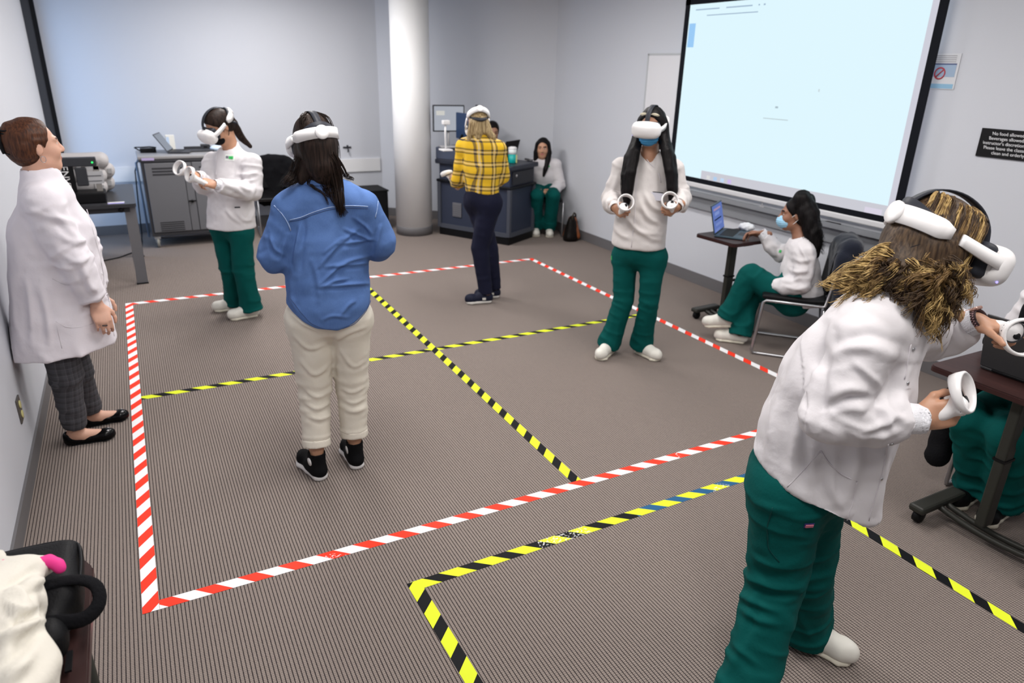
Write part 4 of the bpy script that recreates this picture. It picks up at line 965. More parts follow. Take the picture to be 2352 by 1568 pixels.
    def top(s, st, m, sleeve=(.066, .058, .050), hem=None, name='jacket', cuff=.035, cuffm=None, neck=.060, amp=.006, jamp=.012, hollow=True, curve=None, fine=.0015, front=None, wcut=0.02, k=.05, vox=None, seed=0., freq=(7, 7, 2.6), extra=None, shoulder=.03, sleevel=None):
        """st: list of (point, rx, ry) from neck down"""
        j = s.J; g = SDF(); n = len(st)
        S = [(np.array(p, float), rx, ry, (s.Ls*(n-1-i)+s.Lh*i)/(n-1)) for i, (p, rx, ry) in enumerate(st)]
        g.loft(S, k=.03)
        for q in 'lr':
            dn = nz(j['e'+q]-j['s'+q]); sh = j['s'+q]
            slv = sleevel if (sleevel and q == 'l') else sleeve
            g.rc(st[1][0]*.5+st[0][0]*.5, sh, .06, slv[0]*.96, k=k)
            d2 = nz(j['w'+q]-j['e'+q])
            g.chain([sh, sh*.45+j['e'+q]*.55+[0, 0, -.008], j['e'+q], j['e'+q]*.5+j['w'+q]*.5+[0, 0, -.008], j['w'+q]-d2*wcut], [slv[0], slv[0]*.5+slv[1]*.5+.003, slv[1], slv[1]*.5+slv[2]*.5+.006, slv[2]], k=.03, fb=True)
        hc = j['hc']; g.rc(j['nk']+(j['nk']-hc)*.15, hc+(hc-j['nk'])*.1, neck, neck*1.1, k=.012, op='s')
        a, b = np.array(st[-2][0], float), np.array(st[-1][0], float); ax = nz(b-a)
        if hollow:
            Lab = np.linalg.norm(b-a); h = min(.10, Lab); q_ = h/Lab; e0 = [st[-1][i]*(1-q_)+st[-2][i]*q_-.026 for i in (1, 2)]; e1_ = [e0[i]+(st[-1][i+1]-st[-2][i+1])*(h+.3)/Lab for i in (0, 1)]
            g.ec(b-ax*h, b+ax*.30, e0, e1_, S[-1][3], k=.006, op='s')
        if getattr(s, 'vcut', None) is not None: g.rc(s.vcut[0], s.vcut[1], .058, .012, k=.008, op='s')
        if curve is not None: g.fun(curve, .004, 's')
        else: g.plane(*(hem or (b, ax)))
        jt = [(j['e'+q], .13, 1.) for q in 'lr']+[(j['w'+q]*.75+j['e'+q]*.25, .10, .8) for q in 'lr']+[(j['s'+q]+np.array([0, 0, -.10]), .11, .6) for q in 'lr']
        lb = [(j['s'+q], j['e'+q], sleeve[1], jamp*1.0, (.7, 1.)) for q in 'lr']+[(j['e'+q], j['w'+q], sleeve[1], jamp*1.0, (1., 1.)) for q in 'lr']
        o = s.cloth(g, name, m, amp=amp, joints=[(p_, r_, a_*.35) for p_, r_, a_ in jt], jamp=jamp, fine=fine, seed=seed, freq=freq, extra=extra, limbs=lb, vox=vox); s.topo = o; s.topV = s.last
        if cuff:
            for q in 'lr':
                d2 = nz(j['w'+q]-j['e'+q]); w0 = j['w'+q]-d2*(wcut+.012); c = SDF().rc(w0, w0+d2*.055, cuff, cuff*.92, k=.0, fa=True, fb=True).rc(w0+d2*.02, w0+d2*.09, cuff*.80, cuff*.75, k=.003, op='s')
                V, Q = c.mesh(.005); s.add('cuff', V, Q, cuffm or m, o)
        return o
    def pants(s, m, hipr=(.17, .13), leg=(.095, .078, .070, .085), amp=.005, jamp=.009, wast=None, hemz=None, name='trousers', k=.045, ankle_pad=0., seed=5., fine=.001, extra=None):
        j = s.J; g = SDF(); pv = j['pv']; up = nz(j['ch']-pv); tw = wast if wast is not None else .10
        g.ec(pv+up*tw, pv-up*.02, (hipr[0]*.92, hipr[1]*.92), hipr, s.Lh, k=.04); jt = []
        for q in 'lr':
            h, kn, a = j['h'+q], j['k'+q], j['a'+q]; d = nz(a-kn); e = a+d*ankle_pad
            g.chain([h, h*.5+kn*.5, kn, kn*.5+e*.5, e], [leg[0], leg[0]*.45+leg[1]*.55, leg[1], leg[2], leg[3]], k=k, fb=True)
            g.rc(pv, h, hipr[1]*.9, leg[0], k=k)
            g.rc(e-d*.05, e+d*.12, leg[3]-.024, leg[3]-.018, k=.004, op='s')
            jt += [(kn, .16, 1.), (e, .14, 1.), (h*.7+kn*.3, .14, .6)]
        if hemz is not None: g.plane((0, 0, hemz), (0, 0, -1))
        lb = [(j['h'+q], j['k'+q], leg[1]*1.1, jamp*1.1, (.7, .9)) for q in 'lr']+[(j['k'+q], j['a'+q], leg[2]*1.1, jamp*1.2, (.8, 1.)) for q in 'lr']
        o = s.cloth(g, name, m, amp=amp, joints=[(p_, r_, a_*.3) for p_, r_, a_ in jt], jamp=jamp, freq=(8, 8, 2.2), fine=fine, seed=seed, limbs=lb, extra=extra); s.panto = o; s.panV = s.last; return o
    def shoe(s, q, toe, kind, heel=None, ln=.25, wd=.046, mats=None, z0=0., pitch=0.):
        a = s.J['a'+q]; t = nz([toe[0], toe[1], 0]); L = np.array([t[1], -t[0], 0]); hb = np.array([a[0], a[1], z0]) if heel is None else np.array([heel[0], heel[1], z0])
        Rm = np.array([L, t, [0, 0, 1]]).T
        if pitch: c, si = math.cos(pitch), math.sin(pitch); Rm = Rm@np.array([[1, 0, 0], [0, c, -si], [0, si, c]])
        T = lambda x, y, z: hb+Rm@np.array([x, y, z])
        u = SDF(); so = SDF(); y0 = -.055
        def outline(g, zc, h, w, k=.015):
            g.ec(T(0, y0+.03, zc), T(0, y0+ln*.45, zc), (w*.78, h), (w*.80, h), L, k=k).ec(T(0, y0+ln*.45, zc), T(0, y0+ln*.74, zc), (w*.80, h), (w, h), L, k=k).ec(T(0, y0+ln*.74, zc), T(0, y0+ln-.045, zc), (w, h), (w*.78, h), L, k=k)
        up3 = Rm@np.array([0, 0, 1.])
        if kind == 'clog':
            outline(u, .045, .042, wd); u.rc(T(0, y0+.045, .06), T(0, y0+ln*.5, .065), .040, .036, k=.03); u.rc(T(0, .0, .09), T(0, .0, .13), .037, .04, k=.02, op='s'); u.plane(T(0, 0, .018), -up3)
            outline(so, .012, .018, wd*1.05); so.plane(T(0, 0, .0), -up3); so.plane(T(0, 0, .030), up3)
        elif kind == 'hightop':
            outline(u, .045, .036, wd*.95); u.chain([T(0, .0, .05), T(0, -.005, .10), T(0, -.008, .155)], [.040, .039, .042], k=.03); u.rc(T(0, .05, .05), T(0, .02, .12), .036, .034, k=.03); u.rc(T(0, -.008, .14), T(0, -.01, .2), .034, .038, k=.004, op='s'); u.plane(T(0, 0, .02), -up3); u.plane(T(0, 0, .152), up3)
            outline(so, .018, .028, wd*1.08); so.plane(T(0, 0, .0), -up3); so.plane(T(0, 0, .038), up3)
        elif kind == 'flat':
            outline(u, .026, .030, wd*.92); u.el(T(0, .035, .068), (.030, .085, .042), Rm, k=.006, op='s'); u.rc(T(0, -.03, .03), T(0, -.035, .052), .034, .031, k=.02); u.el(T(0, -.005, .07), (.028, .045, .05), Rm, k=.006, op='s'); u.plane(T(0, 0, .004), -up3)
            outline(so, .006, .010, wd*.95); so.plane(T(0, 0, .0), -up3); so.plane(T(0, 0, .008), up3)
        else:
            outline(u, .045, .042, wd); u.rc(T(0, -.005, .06), T(0, .05, .072), .040, .036, k=.03); u.rc(T(0, -.005, .10), T(0, .0, .14), .034, .04, k=.01, op='s'); u.plane(T(0, 0, .02), -up3)
            outline(so, .016, .024, wd*1.06); so.plane(T(0, 0, .0), -up3); so.plane(T(0, 0, .034), up3)
        V, Q = u.mesh(.0065, 2); V[:, 2] = np.maximum(V[:, 2], .002); o = s.add('shoe', V, Q, mats[0])
        V, Q = so.mesh(.0065, 1); V[:, 2] = np.maximum(V[:, 2], .0005); s.add('sole', V, Q, mats[1], o)
        if kind == 'hightop':
            c = SDF(); c.el(T(0, y0+ln-.062, .035), (wd*.82, .045, .034), Rm); c.plane(T(0, 0, .03), -up3); V, Q = c.mesh(.0065); s.add('toe_cap', V, Q, mats[1], o)
            m = MB()
            for i in range(5): yy = .07-.014*i; zz = .074+.017*i; m.tube([T(-.026, yy-.004, zz-.004), T(0, yy+.012, zz+.008), T(.026, yy-.004, zz-.004)], .0036, n=5)
            s.mb(m, 'laces', mats[1], o)
            m = MB().lathe([(.021, 0), (.021, .002)], T(-.0415, -.005, .105), 18, M=np.array([up3, t, -L]).T@np.eye(3)); s.mb(m, 'ankle_patch', mats[1], o)
        elif kind == 'sneaker':
            m = MB()
            for i in range(4): yy = .09-.02*i; zz = .080+.008*i; m.tube([T(-.024, yy, zz-.006), T(0, yy+.006, zz+.004), T(.024, yy, zz-.006)], .003, n=5)
            s.mb(m, 'laces', mats[0] if len(mats) < 3 else mats[2], o)
            s.mb(MB().box(T(-.045, .03, .05), (.004, .03, .02), M=Rm), 'side_mark', mats[1], o)
        elif kind == 'flat':
            s.mb(MB().box(T(0, y0+ln-.050, .050), (.045, .012, .012), M=Rm, bev=.004), 'buckle', m_lgrey, o)
        return o
    def creases(s, cs, amp=.009, wd=6.): return creases(cs, amp, wd)
    # ---------------------------------------------------------------- surface helpers
    def pick(s, u, v, surf=None, rad=9.):
        V, N = surf or s.topV; q = V-CAM; d = q@CF; pu = 1176+q@CR/d*F_PX; pv = 784-q@CU/d*F_PX
        w = (pu-u)**2+(pv-v)**2; ok = (w < rad*rad) & ((N*q).sum(1) < 0)
        if not ok.any():
            if w.min() > 20**2: return None
            ok = w < w.min()+4
        i = np.nonzero(ok)[0]; i = i[d[i] < d[i].min()+.06]; i = i[np.argmin(w[i])]
        return V[i]+ (CR*(u-pu[i])-CU*(v-pv[i]))*d[i]/F_PX*.8, N[i]
    def line(s, px, name, m, r=.0016, surf=None, parent=None, off=.0005):
        den = []
        for (a0, b0), (a1, b1) in zip(px[:-1], px[1:]):
            k_ = max(2, int(math.hypot(a1-a0, b1-b0)/9)); den += [(a0+(a1-a0)*i/k_, b0+(b1-b0)*i/k_) for i in range(k_)]
        pts = [q for q in (s.pick(u, v, surf, 7.) for u, v in den+[px[-1]]) if q is not None]
        if len(pts) < 3: return None
        P = np.array([p+n*off for p, n in pts]); P[1:-1] = P[1:-1]*.5+(P[:-2]+P[2:])*.25
        ok_ = [0]
        for i in range(1, len(P)):
            if np.linalg.norm(P[i]-P[ok_[-1]]) < .09: ok_.append(i)
        P = P[ok_]
        if len(P) < 3: return None
        return s.mb(MB().tube(P, r, n=5), name, m, parent or s.topo)
    def patch(s, u, v, w, h, name, m, surf=None, parent=None, up=(0, 0, 1), th=.002):
        r_ = s.pick(u, v, surf)
        if r_ is None: return None
        p, n = r_; x = nz(np.cross(up, n)); y = np.cross(n, x)
        return s.mb(MB().box(p+n*th*.6, (w, h, th), M=np.array([x, y, n]).T), name, m, parent or s.topo)
    def disc(s, u, v, r, name, m, surf=None, parent=None, th=.003):
        r_ = s.pick(u, v, surf)
        if r_ is None: return None
        p, n = r_; x = nz(np.cross((0, 0, 1), n)); y = np.cross(n, x)
        return s.mb(MB().lathe([(r, 0), (r, th*.6), (r*.6, th)], p, 12, M=np.array([x, y, n]).T), name, m, parent or s.topo)
    # ---------------------------------------------------------------- hair
    def hair_sdf(s, g, name='hair', freq=(55, 55, 7), amp=.003, vox=None, parent=None, m=None, big=.0):
        V, Q = g.mesh(vox or s.vox, 1); N = vnorm(V, Q)
        d = amp*noise3(V*np.array(freq)+s.seed)+big*noise3(V*np.array(freq)*.35+s.seed)
        V = V+N*d[:, None]; return s.add(name, V, Q, m or s.hm, parent)
    def cap(s, th=.010, front=.012, low=-.03, back=-.06):
        """hair cap over the cranium, cut away over the face"""
        g = SDF(); B = s.HB; c = s.J['hc']; sc = s.sc
        g.el(s.H(0, -.014, .034), np.array([.074+th, .094+th, .084+th])*sc, B); g.el(s.H(0, -.045, -.01), np.array([.070+th*.7, .058+th, .075])*sc, B, k=.03)
        n = B@nz([0, .85, -.53]); g.plane(s.H(0, .062+front, .055), n, .01)
        n2 = B@nz([0, .80, -.25]); 
        return g
def strand_mesh(paths, rad, tip=.35, sides=3):
    """paths (n,m,3) -> tube mesh"""
    P = np.asarray(paths, float); n, m, _ = P.shape
    T = np.gradient(P, axis=1); T /= np.linalg.norm(T, axis=2)[..., None]+1e-12
    ref = np.array([.31, .52, .79]); A = np.cross(T, ref); A /= np.linalg.norm(A, axis=2)[..., None]+1e-12; Bn = np.cross(T, A)
    r = np.broadcast_to(np.asarray(rad, float).reshape(-1, 1), (n, m))*(1-(1-tip)*np.linspace(0, 1, m)**2)[None]
    ang = np.arange(sides)*2*math.pi/sides
    V = P[:, :, None, :]+r[..., None, None]*(A[:, :, None, :]*np.cos(ang)[None, None, :, None]+Bn[:, :, None, :]*np.sin(ang)[None, None, :, None])
    idx = np.arange(n*m*sides).reshape(n, m, sides); nx = np.roll(idx, -1, 2)
    Q = np.stack([idx[:, :-1], nx[:, :-1], nx[:, 1:], idx[:, 1:]], -1).reshape(-1, 4)
    return V.reshape(-1, 3), Q
def lock(guide, n, r0, r1, m=18, curl=0., cf=3., jit=.0, shrink=(.8, 1.05), rs=None, flat=1.):
    """n strands around one guide polyline"""
    rs = rs or rng; G = resample(guide, m); T = np.gradient(G, axis=0); T /= np.linalg.norm(T, axis=1)[:, None]+1e-9
    A = np.cross(T, [.2, .9, .35]); A /= np.linalg.norm(A, axis=1)[:, None]+1e-9; Bn = np.cross(T, A)
    th = rs.uniform(0, 6.283, n); q = np.sqrt(rs.uniform(0, 1, n)); t = np.linspace(0, 1, m)
    R = (r0+(r1-r0)*t)[None]*q[:, None]; ph = rs.uniform(0, 6.283)+rs.normal(0, .18, n)[:, None]
    ln = rs.uniform(*shrink, n)
    a = R*np.cos(th)[:, None]; b = R*np.sin(th)[:, None]*flat
    if curl:
        cfi = cf*rs.uniform(.8, 1.25)*rs.uniform(.94, 1.06, n)[:, None]; ca = curl*rs.uniform(.5, 1.25, n)[:, None]*np.minimum(1, .25+1.4*t)[None]
        a = a+ca*np.cos(cfi*6.283*t[None]+ph); b = b+ca*np.sin(cfi*6.283*t[None]+ph)
    out = np.empty((n, m, 3))
    for i in range(n):
        tt = np.clip(t*ln[i], 0, 1)*(m-1); k0 = np.minimum(tt.astype(int), m-2); f = (tt-k0)[:, None]
        base = G[k0]*(1-f)+G[k0+1]*f; out[i] = base+A[k0]*a[i][:, None]+Bn[k0]*b[i][:, None]
    if jit: out += rs.normal(0, jit, (n, 1, 3))*t[None, :, None]
    return out
# ------------------------------------------------------------------ headset
m_hs_w = mat('headset_white', (.78, .765, .765), .38); m_hs_b = mat('headset_black', (.022, .024, .032), .55)
def make_headset():
    t = thing('vr_headset', 'x', 'headset')
    s = SDF().bx((0, .128, .006), (.093, .036, .049), r=.034, k=.02).el((0, .118, .006), (.092, .05, .050), k=.02); V, Q = s.mesh(.005, 2)
    V[:, 1] -= .9*(np.abs(V[:, 0])**2.2)*(V[:, 1] > .1)
    v = new_obj('visor', mesh_np('visor', V, Q, m_hs_w), t)
    MB().lathe([(.003, 0), (.003, .0012)], (.088, .128, -.030), 8, M=[[0, 0, 1], [1, 0, 0], [0, 1, 0]]).build('status_light', emis('led_violet', (.35, .3, 1), 2.), v)
    s = SDF().bx((0, .085, .006), (.080, .026, .046), r=.02, k=.02); V, Q = s.mesh(.006, 2); new_obj('facial_interface', mesh_np('facial_interface', V, Q, m_hs_b), t)
    for q in (-1, 1):
        P = [(q*.086, .125, .010), (q*.094, .10, .012), (q*.0975, .06, .014), (q*.0975, .02, .018), (q*.0955, -.012, .022)]
        P = resample(P, 14); hw = np.linspace(.0165, .0135, 14)
        MB().strip(P, [(0, .0, h) for h in hw], [(q, 0, 0)]*14, .009).build('side_arm', m_hs_w, t)
    ang = np.linspace(math.radians(12), math.radians(168), 33); P = []; H_ = []; Nn = []
    for a in ang:
        x = .097*math.cos(a); y = -.008-.128*math.sin(a)**.9; P.append((x, y, .022+.010*math.sin(a))); d = min(a, math.pi-a)-ang[0]
        hw = .0235*min(1, .55+d*2.2); H_.append((0, 0, hw)); Nn.append(nz([math.cos(a)/.097, -math.sin(a)/.128, 0]))
    MB().strip(P, H_, Nn, .013).build('rear_band', m_hs_w, t)
    MB().lathe([(.030, 0), (.030, .008), (.027, .012), (.0, .0125)], (0, -.138, .032), 28, M=[[1, 0, 0], [0, 0, -1], [0, 1, 0]]).build('fit_dial', m_hs_w, t)
    P = []; H_ = []; Nn = []
    for a in np.linspace(math.radians(28), math.radians(152), 21):
        x = .088*math.cos(a); y = -.006-.112*math.sin(a); w_ = math.sin((a-math.radians(28))/math.radians(124)*math.pi); P.append((x, y, .008-.066*w_)); H_.append((0, .004, .010+.008*w_)); Nn.append(nz([math.cos(a), -math.sin(a), -.1]))
    MB().strip(P, H_, Nn, .014).build('rear_cradle', m_hs_b, t)
    P = []; H_ = []; Nn = []
    for a in np.linspace(math.radians(35), math.radians(145), 21):
        x = .090*math.cos(a); y = -.006-.116*math.sin(a); w_ = math.sin((a-math.radians(35))/math.radians(110)*math.pi); P.append((x, y, .036+.022*w_)); H_.append((0, 0, .008+.012*w_)); Nn.append(nz([math.cos(a), -math.sin(a), .2]))
    MB().strip(P, H_, Nn, .012).build('rear_pad', m_hs_b, t)
    P = resample([(0, .112, .052), (0, .092, .092), (0, .050, .124), (0, -.01, .136), (0, -.07, .122), (0, -.112, .082), (0, -.124, .05)], 24)
    T = np.gradient(P, axis=0); MB().strip(P, [(.0155, 0, 0)]*24, [nz(np.cross((1, 0, 0), x)) for x in T], .004).build('top_strap', m_hs_b, t)
    return t
hs0 = make_headset(); hs_used = [0]
def headset(p, label):
    o = hs0 if not hs_used[0] else copy_tree(hs0); hs_used[0] = 1
    M = Matrix(np.vstack([np.hstack([p.HB*p.sc, p.J['hc'][:, None]]), [0, 0, 0, 1]])); o.matrix_world = M; o['label'] = label; o['group'] = 'white virtual reality headsets'; return o
# ------------------------------------------------------------------ controller: ring centre at origin, ring axis +z, handle below
def make_controller():
    t = thing('vr_controller', 'x', 'controller')
    n = 32; P = [(.050*math.cos(a), .050*math.sin(a)+.004, .008*math.sin(a)) for a in np.linspace(0, 2*math.pi, n, endpoint=False)]
    vs = []; fs = []; prof = [(.004, .013), (-.002, .0155), (-.0045, .006), (-.0045, -.008), (-.001, -.013), (.004, -.012), (.0055, 0)]
    for i, a in enumerate(np.linspace(0, 2*math.pi, n, endpoint=False)):
        wd = 1.0+.35*math.sin(a)
        for dr, dz in prof: vs.append(((.050+dr)*math.cos(a), (.050+dr)*math.sin(a)+.004, dz*wd+.006*math.sin(a)))
    m = len(prof)
    for i in range(n):
        for j in range(m): fs.append((i*m+j, i*m+(j+1) % m, ((i+1) % n)*m+(j+1) % m, ((i+1) % n)*m+j))
    MB().add(vs, fs, True).build('tracking_ring', m_hs_w, t)
    f = MB().lathe([(.0, -.020), (.030, -.019), (.033, -.014), (.031, -.010), (.0, -.009)], (0, -.020, 0), 24).build('face_plate', mat('plate_dark', (.045, .048, .058), .4), t)
    MB().lathe([(.006, -.010), (.006, -.002), (.010, .001), (.010, .004), (.0, .005)], (.008, -.012, 0), 14).build('thumb_stick', m_black, f)
    for q in (-.012, .0): MB().lathe([(.005, -.009), (.005, -.0065), (.0, -.006)], (-.014, -.020+q, 0), 10).build('face_button', m_grey, f)
    s = SDF().chain([(0, -.024, -.018), (0, -.034, -.06), (0, -.046, -.112)], [.024, .0195, .016], k=.015).el((0, -.022, -.016), (.033, .031, .012), k=.012); V, Q = s.mesh(.005, 1)
    new_obj('handle', mesh_np('handle', V, Q, m_hs_w), t)
    MB().box((0, .0, -.035), (.016, .014, .022), bev=.005).build('trigger', m_hs_w, t)
    return t
ct0 = make_controller(); ct_used = [0]
H_MID = np.array([0, -.036, -.066])
def ctl_axes(N, h):
    z = nz(N); y = -nz(np.array(h)-z*np.dot(h, z)); return np.array([np.cross(y, z), y, z]).T
def thumb_dir(N, h): return nz(-(ctl_axes(N, h)@H_MID))
def controller(label, grip, N, h, sc=1.):
    """handle middle sits at grip; N ring axis; h side of the ring on which the handle sits"""
    R = ctl_axes(N, h); o = ct0 if not ct_used[0] else copy_tree(ct0); ct_used[0] = 1
    loc = np.array(grip)-R@H_MID*sc
    o.matrix_world = Matrix(np.vstack([np.hstack([R*sc, loc[:, None]]), [0, 0, 0, 1]])); o['label'] = label; o['group'] = 'white handheld controllers'
def cdir(a, b, c): return nz(CR*a+CU*b+CF*c)
# ================================================================== the people
m_jacket = mat('jacket_white', (.66, .635, .655), .85, bump=.10, bscale=90, spec=.2, wr=.30)
m_jacket_w = mat('jacket_warm_white', (.62, .585, .575), .85, bump=.10, bscale=90, spec=.2, wr=.40)
m_cuff = mat('cuff_knit', (.78, .78, .82), .9, bump=.4, bscale=300)
m_teal = mat('scrub_teal', (.0006, .072, .066), .85, bump=.12, bscale=110, spec=.12, wr=.35)
m_clog = mat('shoe_cream', (.72, .70, .64), .45); m_clogs = mat('shoe_sole', (.70, .66, .55), .6)
m_green = mat('logo_green', (.03, .45, .10), .6); m_greyp = mat('print_grey', (.16, .17, .2), .6)
sk_light = skin_mat('skin_light', (.60, .34, .245)); sk_tan = skin_mat('skin_tan', (.50, .265, .165)); sk_mid = skin_mat('skin_mid', (.40, .205, .125)); sk_brown = skin_mat('skin_brown', (.27, .125, .075))
def hair_mat(name, a, b, sc=(90, 90, 6)):
    m = mat(name, a, .52, spec=.28 if max(b) > .05 else .14); nt, bs, N_, L_ = nodes_of(m); tc = N_('ShaderNodeTexCoord'); mp = N_('ShaderNodeMapping'); mp.inputs['Scale'].default_value = sc
    n = N_('ShaderNodeTexNoise'); n.inputs['Scale'].default_value = 1.5; n.inputs['Detail'].default_value = 5; L_(tc.outputs['Object'], mp.inputs[0]); L_(mp.outputs[0], n.inputs['Vector'])
    r = N_('ShaderNodeMapRange'); L_(n.outputs['Fac'], r.inputs[0]); r.inputs[1].default_value = .35; r.inputs[2].default_value = .65
    L_(mix_node(nt, r.outputs[0], a, b), bs.inputs['Base Color'])
    bp = N_('ShaderNodeBump'); bp.inputs['Strength'].default_value = .5; bp.inputs['Distance'].default_value = .004; L_(n.outputs['Fac'], bp.inputs['Height']); L_(bp.outputs[0], bs.inputs['Normal']); return m
h_black = hair_mat('hair_black', (.002, .0018, .002), (.008, .006, .0065)); h_dbrown = hair_mat('hair_dark_brown', (.008, .005, .004), (.030, .018, .014))
h_auburn = hair_mat('hair_auburn', (.032, .010, .005), (.10, .034, .013)); h_blonde = hair_mat('hair_blonde', (.16, .10, .045), (.50, .38, .20)); h_brown = hair_mat('hair_brown', (.022, .012, .007), (.085, .052, .028))
BASE = [(0, 1)]
def A(u, v, off=0.): return AB(BASE[0], u, v, off)
# ------------------------------------------------------------------ 1  woman in the long white coat, left
if 1:
    y = -.06; BASE[0] = (-.45, 4.1)
    J = dict(hc=A(80, 336, y), nk=A(92, 410, y), ch=A(112, 520, y), sr=A(100, 466, y-.16), sl=A(112, 450, y+.16), er=A(168, 590, y-.20), wr=A(224, 702, y-.17), el=A(190, 560, y+.2), wl=A(225, 680, y+.16),
             hr=A(122, 712, y-.08), hl=A(132, 705, y+.09), kr=A(152, 868, y-.06), kl=A(178, 862, y+.10), ar=np.array([-.475, 4.02, .075]), al=np.array([-.40, 4.215, .075]), pv=A(126, 690, y))
    p = Person('person with auburn hair in a long white lab coat standing by left wall', (-.45, 4.1), J, sk_light, h_auburn, 1.03, vox=.0068)
    p.clampx = -.650
    f = hd(J['hc'], 74, -4); p.head(f); p.trunk(thick=1.2); p.foot('r', (1, -.04)); p.foot('l', (1, .1)); p.check()
    p.hand('r', cdir(.35, -.94, .0), cdir(.75, .2, .55), curl=(28, 38, 28), thumb='rest'); p.hand('l', (0.2, 0, -1), (1, 0, 0), curl=(25, 35, 25), thumb='rest'); p.finish_body()
    mc = mat('labcoat_white', (.74, .70, .745), .85, bump=.08, bscale=90, spec=.2, wr=.22, wscale=5)
    st = [(A(92, 405, y), .09, .085), (A(105, 455, y), .155, .115), (A(118, 540, y), .185, .185), (A(128, 640, y), .185, .200), (A(142, 720, y), .195, .222), (A(152, 812, y), .215, .252)]
    p.top(st, mc, extra=p.creases([[(60, 480), (100, 495), (150, 505), (190, 520)], [(110, 480), (150, 515), (185, 560)], [(70, 500), (95, 560), (130, 600)], [(140, 540), (170, 555), (200, 550)], [(150, 590), (175, 600), (205, 590)], [(195, 640), (210, 660), (225, 665)], [(170, 575), (200, 640), (215, 690)], [(60, 640), (70, 710), (75, 790)], [(95, 660), (110, 730), (115, 800)], [(225, 540), (228, 580), (222, 620)]], .009, 7.), sleeve=(.082, .075, .056), cuff=0, neck=.066, amp=.007, jamp=.013, name='lab_coat', hem=(A(150, 796, y), nz([.06, 0, -1])), wcut=.035)
    m_seam = mat('seam_white', (.60, .57, .60), .8)
    p.line([(200, 480), (232, 600), (250, 690), (262, 772)], 'front_edge', m_seam, .002)
    p.line([(120, 640), (150, 655), (190, 650)], 'waist_seam', m_seam, .0016)
    p.line([(128, 738), (150, 752), (185, 752), (215, 742)], 'pocket_seam', m_seam, .0018); p.line([(128, 738), (135, 770), (142, 800)], 'pocket_seam', m_seam, .0016)
    for q in ((235, 628), (246, 676), (250, 690)): p.disc(*q, .008, 'button', mc)
    # narrow checked trousers
    mp_ = bpy.data.materials.new('checked_grey'); mp_.use_nodes = True; nt, bs, N_, L_ = nodes_of(mp_); tc = N_('ShaderNodeTexCoord'); s_ = N_('ShaderNodeSeparateXYZ'); L_(tc.outputs['Object'], s_.inputs[0])
    def stripe(o, pitch, w): return math_node(nt, 'LESS_THAN', math_node(nt, 'FRACT', math_node(nt, 'MULTIPLY', o, 1/pitch)), w)
    g1 = math_node(nt, 'ADD', stripe(s_.outputs[2], .034, .12), stripe(math_node(nt, 'ADD', s_.outputs[0], s_.outputs[1]), .034, .12)); g2 = math_node(nt, 'ADD', stripe(s_.outputs[2], .034, .55), stripe(math_node(nt, 'ADD', s_.outputs[0], s_.outputs[1]), .034, .55))
    L_(mix_node(nt, math_node(nt, 'MULTIPLY', g1, .35), mix_node(nt, math_node(nt, 'MULTIPLY', g2, .4), (.060, .060, .070), (.030, .029, .034)), (.13, .125, .14)), bs.inputs['Base Color']); bs.inputs['Roughness'].default_value = .9
    p.pants(mp_, hipr=(.13, .10), wast=.0, leg=(.088, .076, .066, .055), amp=.003, jamp=.011, ankle_pad=-.035)
    mfl = [mat('flat_patent', (.006, .006, .007), .22), m_black]
    p.shoe('r', (1, -.04), 'flat', ln=.255, mats=mfl); p.shoe('l', (1, .1), 'flat', ln=.25, mats=mfl)
    g = p.cap(.012, front=-.004); g.el(p.H(0, -.068, .045), (.052, .045, .06), p.HB, k=.03); g.rc(p.H(0, -.086, .065), p.H(0, -.092, .0), .028, .028, k=.02); g.rc(p.H(0, -.088, .07), p.H(0, -.085, .098), .024, .018, k=.02)
    for q in (-1, 1): g.el(p.H(q*.070, -.004, -.012), (.020, .021, .034), p.HB, k=.006, op='s')
    g.plane(p.H(0, .035, -.0), p.HB@nz([0, .97, -.25]), .01); g.plane(p.H(0, -.03, -.085), p.HB@nz([0, .25, -.97]), .01)
    hr_ = p.hair_sdf(g, freq=(30, 30, 60), amp=.0028, vox=.005)
    m = MB()
    for i in range(9): z = .085-.0125*i; m.tube([p.H(.005, -.122, z), p.H(.026, -.114, z-.002), p.H(.036, -.092, z-.004), p.H(.037, -.080, z-.004)], .0042, n=5)
    m.rc = None; m.tube([p.H(.004, -.124, .09), p.H(.002, -.130, .04), p.H(.004, -.124, -.015)], [.010, .014, .010], n=8); m.tube([p.H(0, -.128, .035), p.H(0, -.150, .038)], [.012, .014], n=8)
    p.mb(m, 'hair_claw', m_black, hr_)
    er_ = p.H(.083, -.006, -.036); p.mb(MB().tube([er_+p.HB@np.array([.004, .011*math.cos(a), -.014+.014*math.sin(a)]) for a in np.linspace(0, 6.283, 17)[:-1]], .0014, n=5, closed=True), 'earring', m_chrome)
    rg = p.J['wr']+cdir(.35, -.94, 0)*.105; 
    p.mb(MB().tube([rg+cdir(1, 0, 0)*.010*math.cos(a)+cdir(0, .2, 1)*.010*math.sin(a) for a in np.linspace(0, 6.283, 13)[:-1]], .003, n=5, closed=True), 'finger_ring', m_dark)
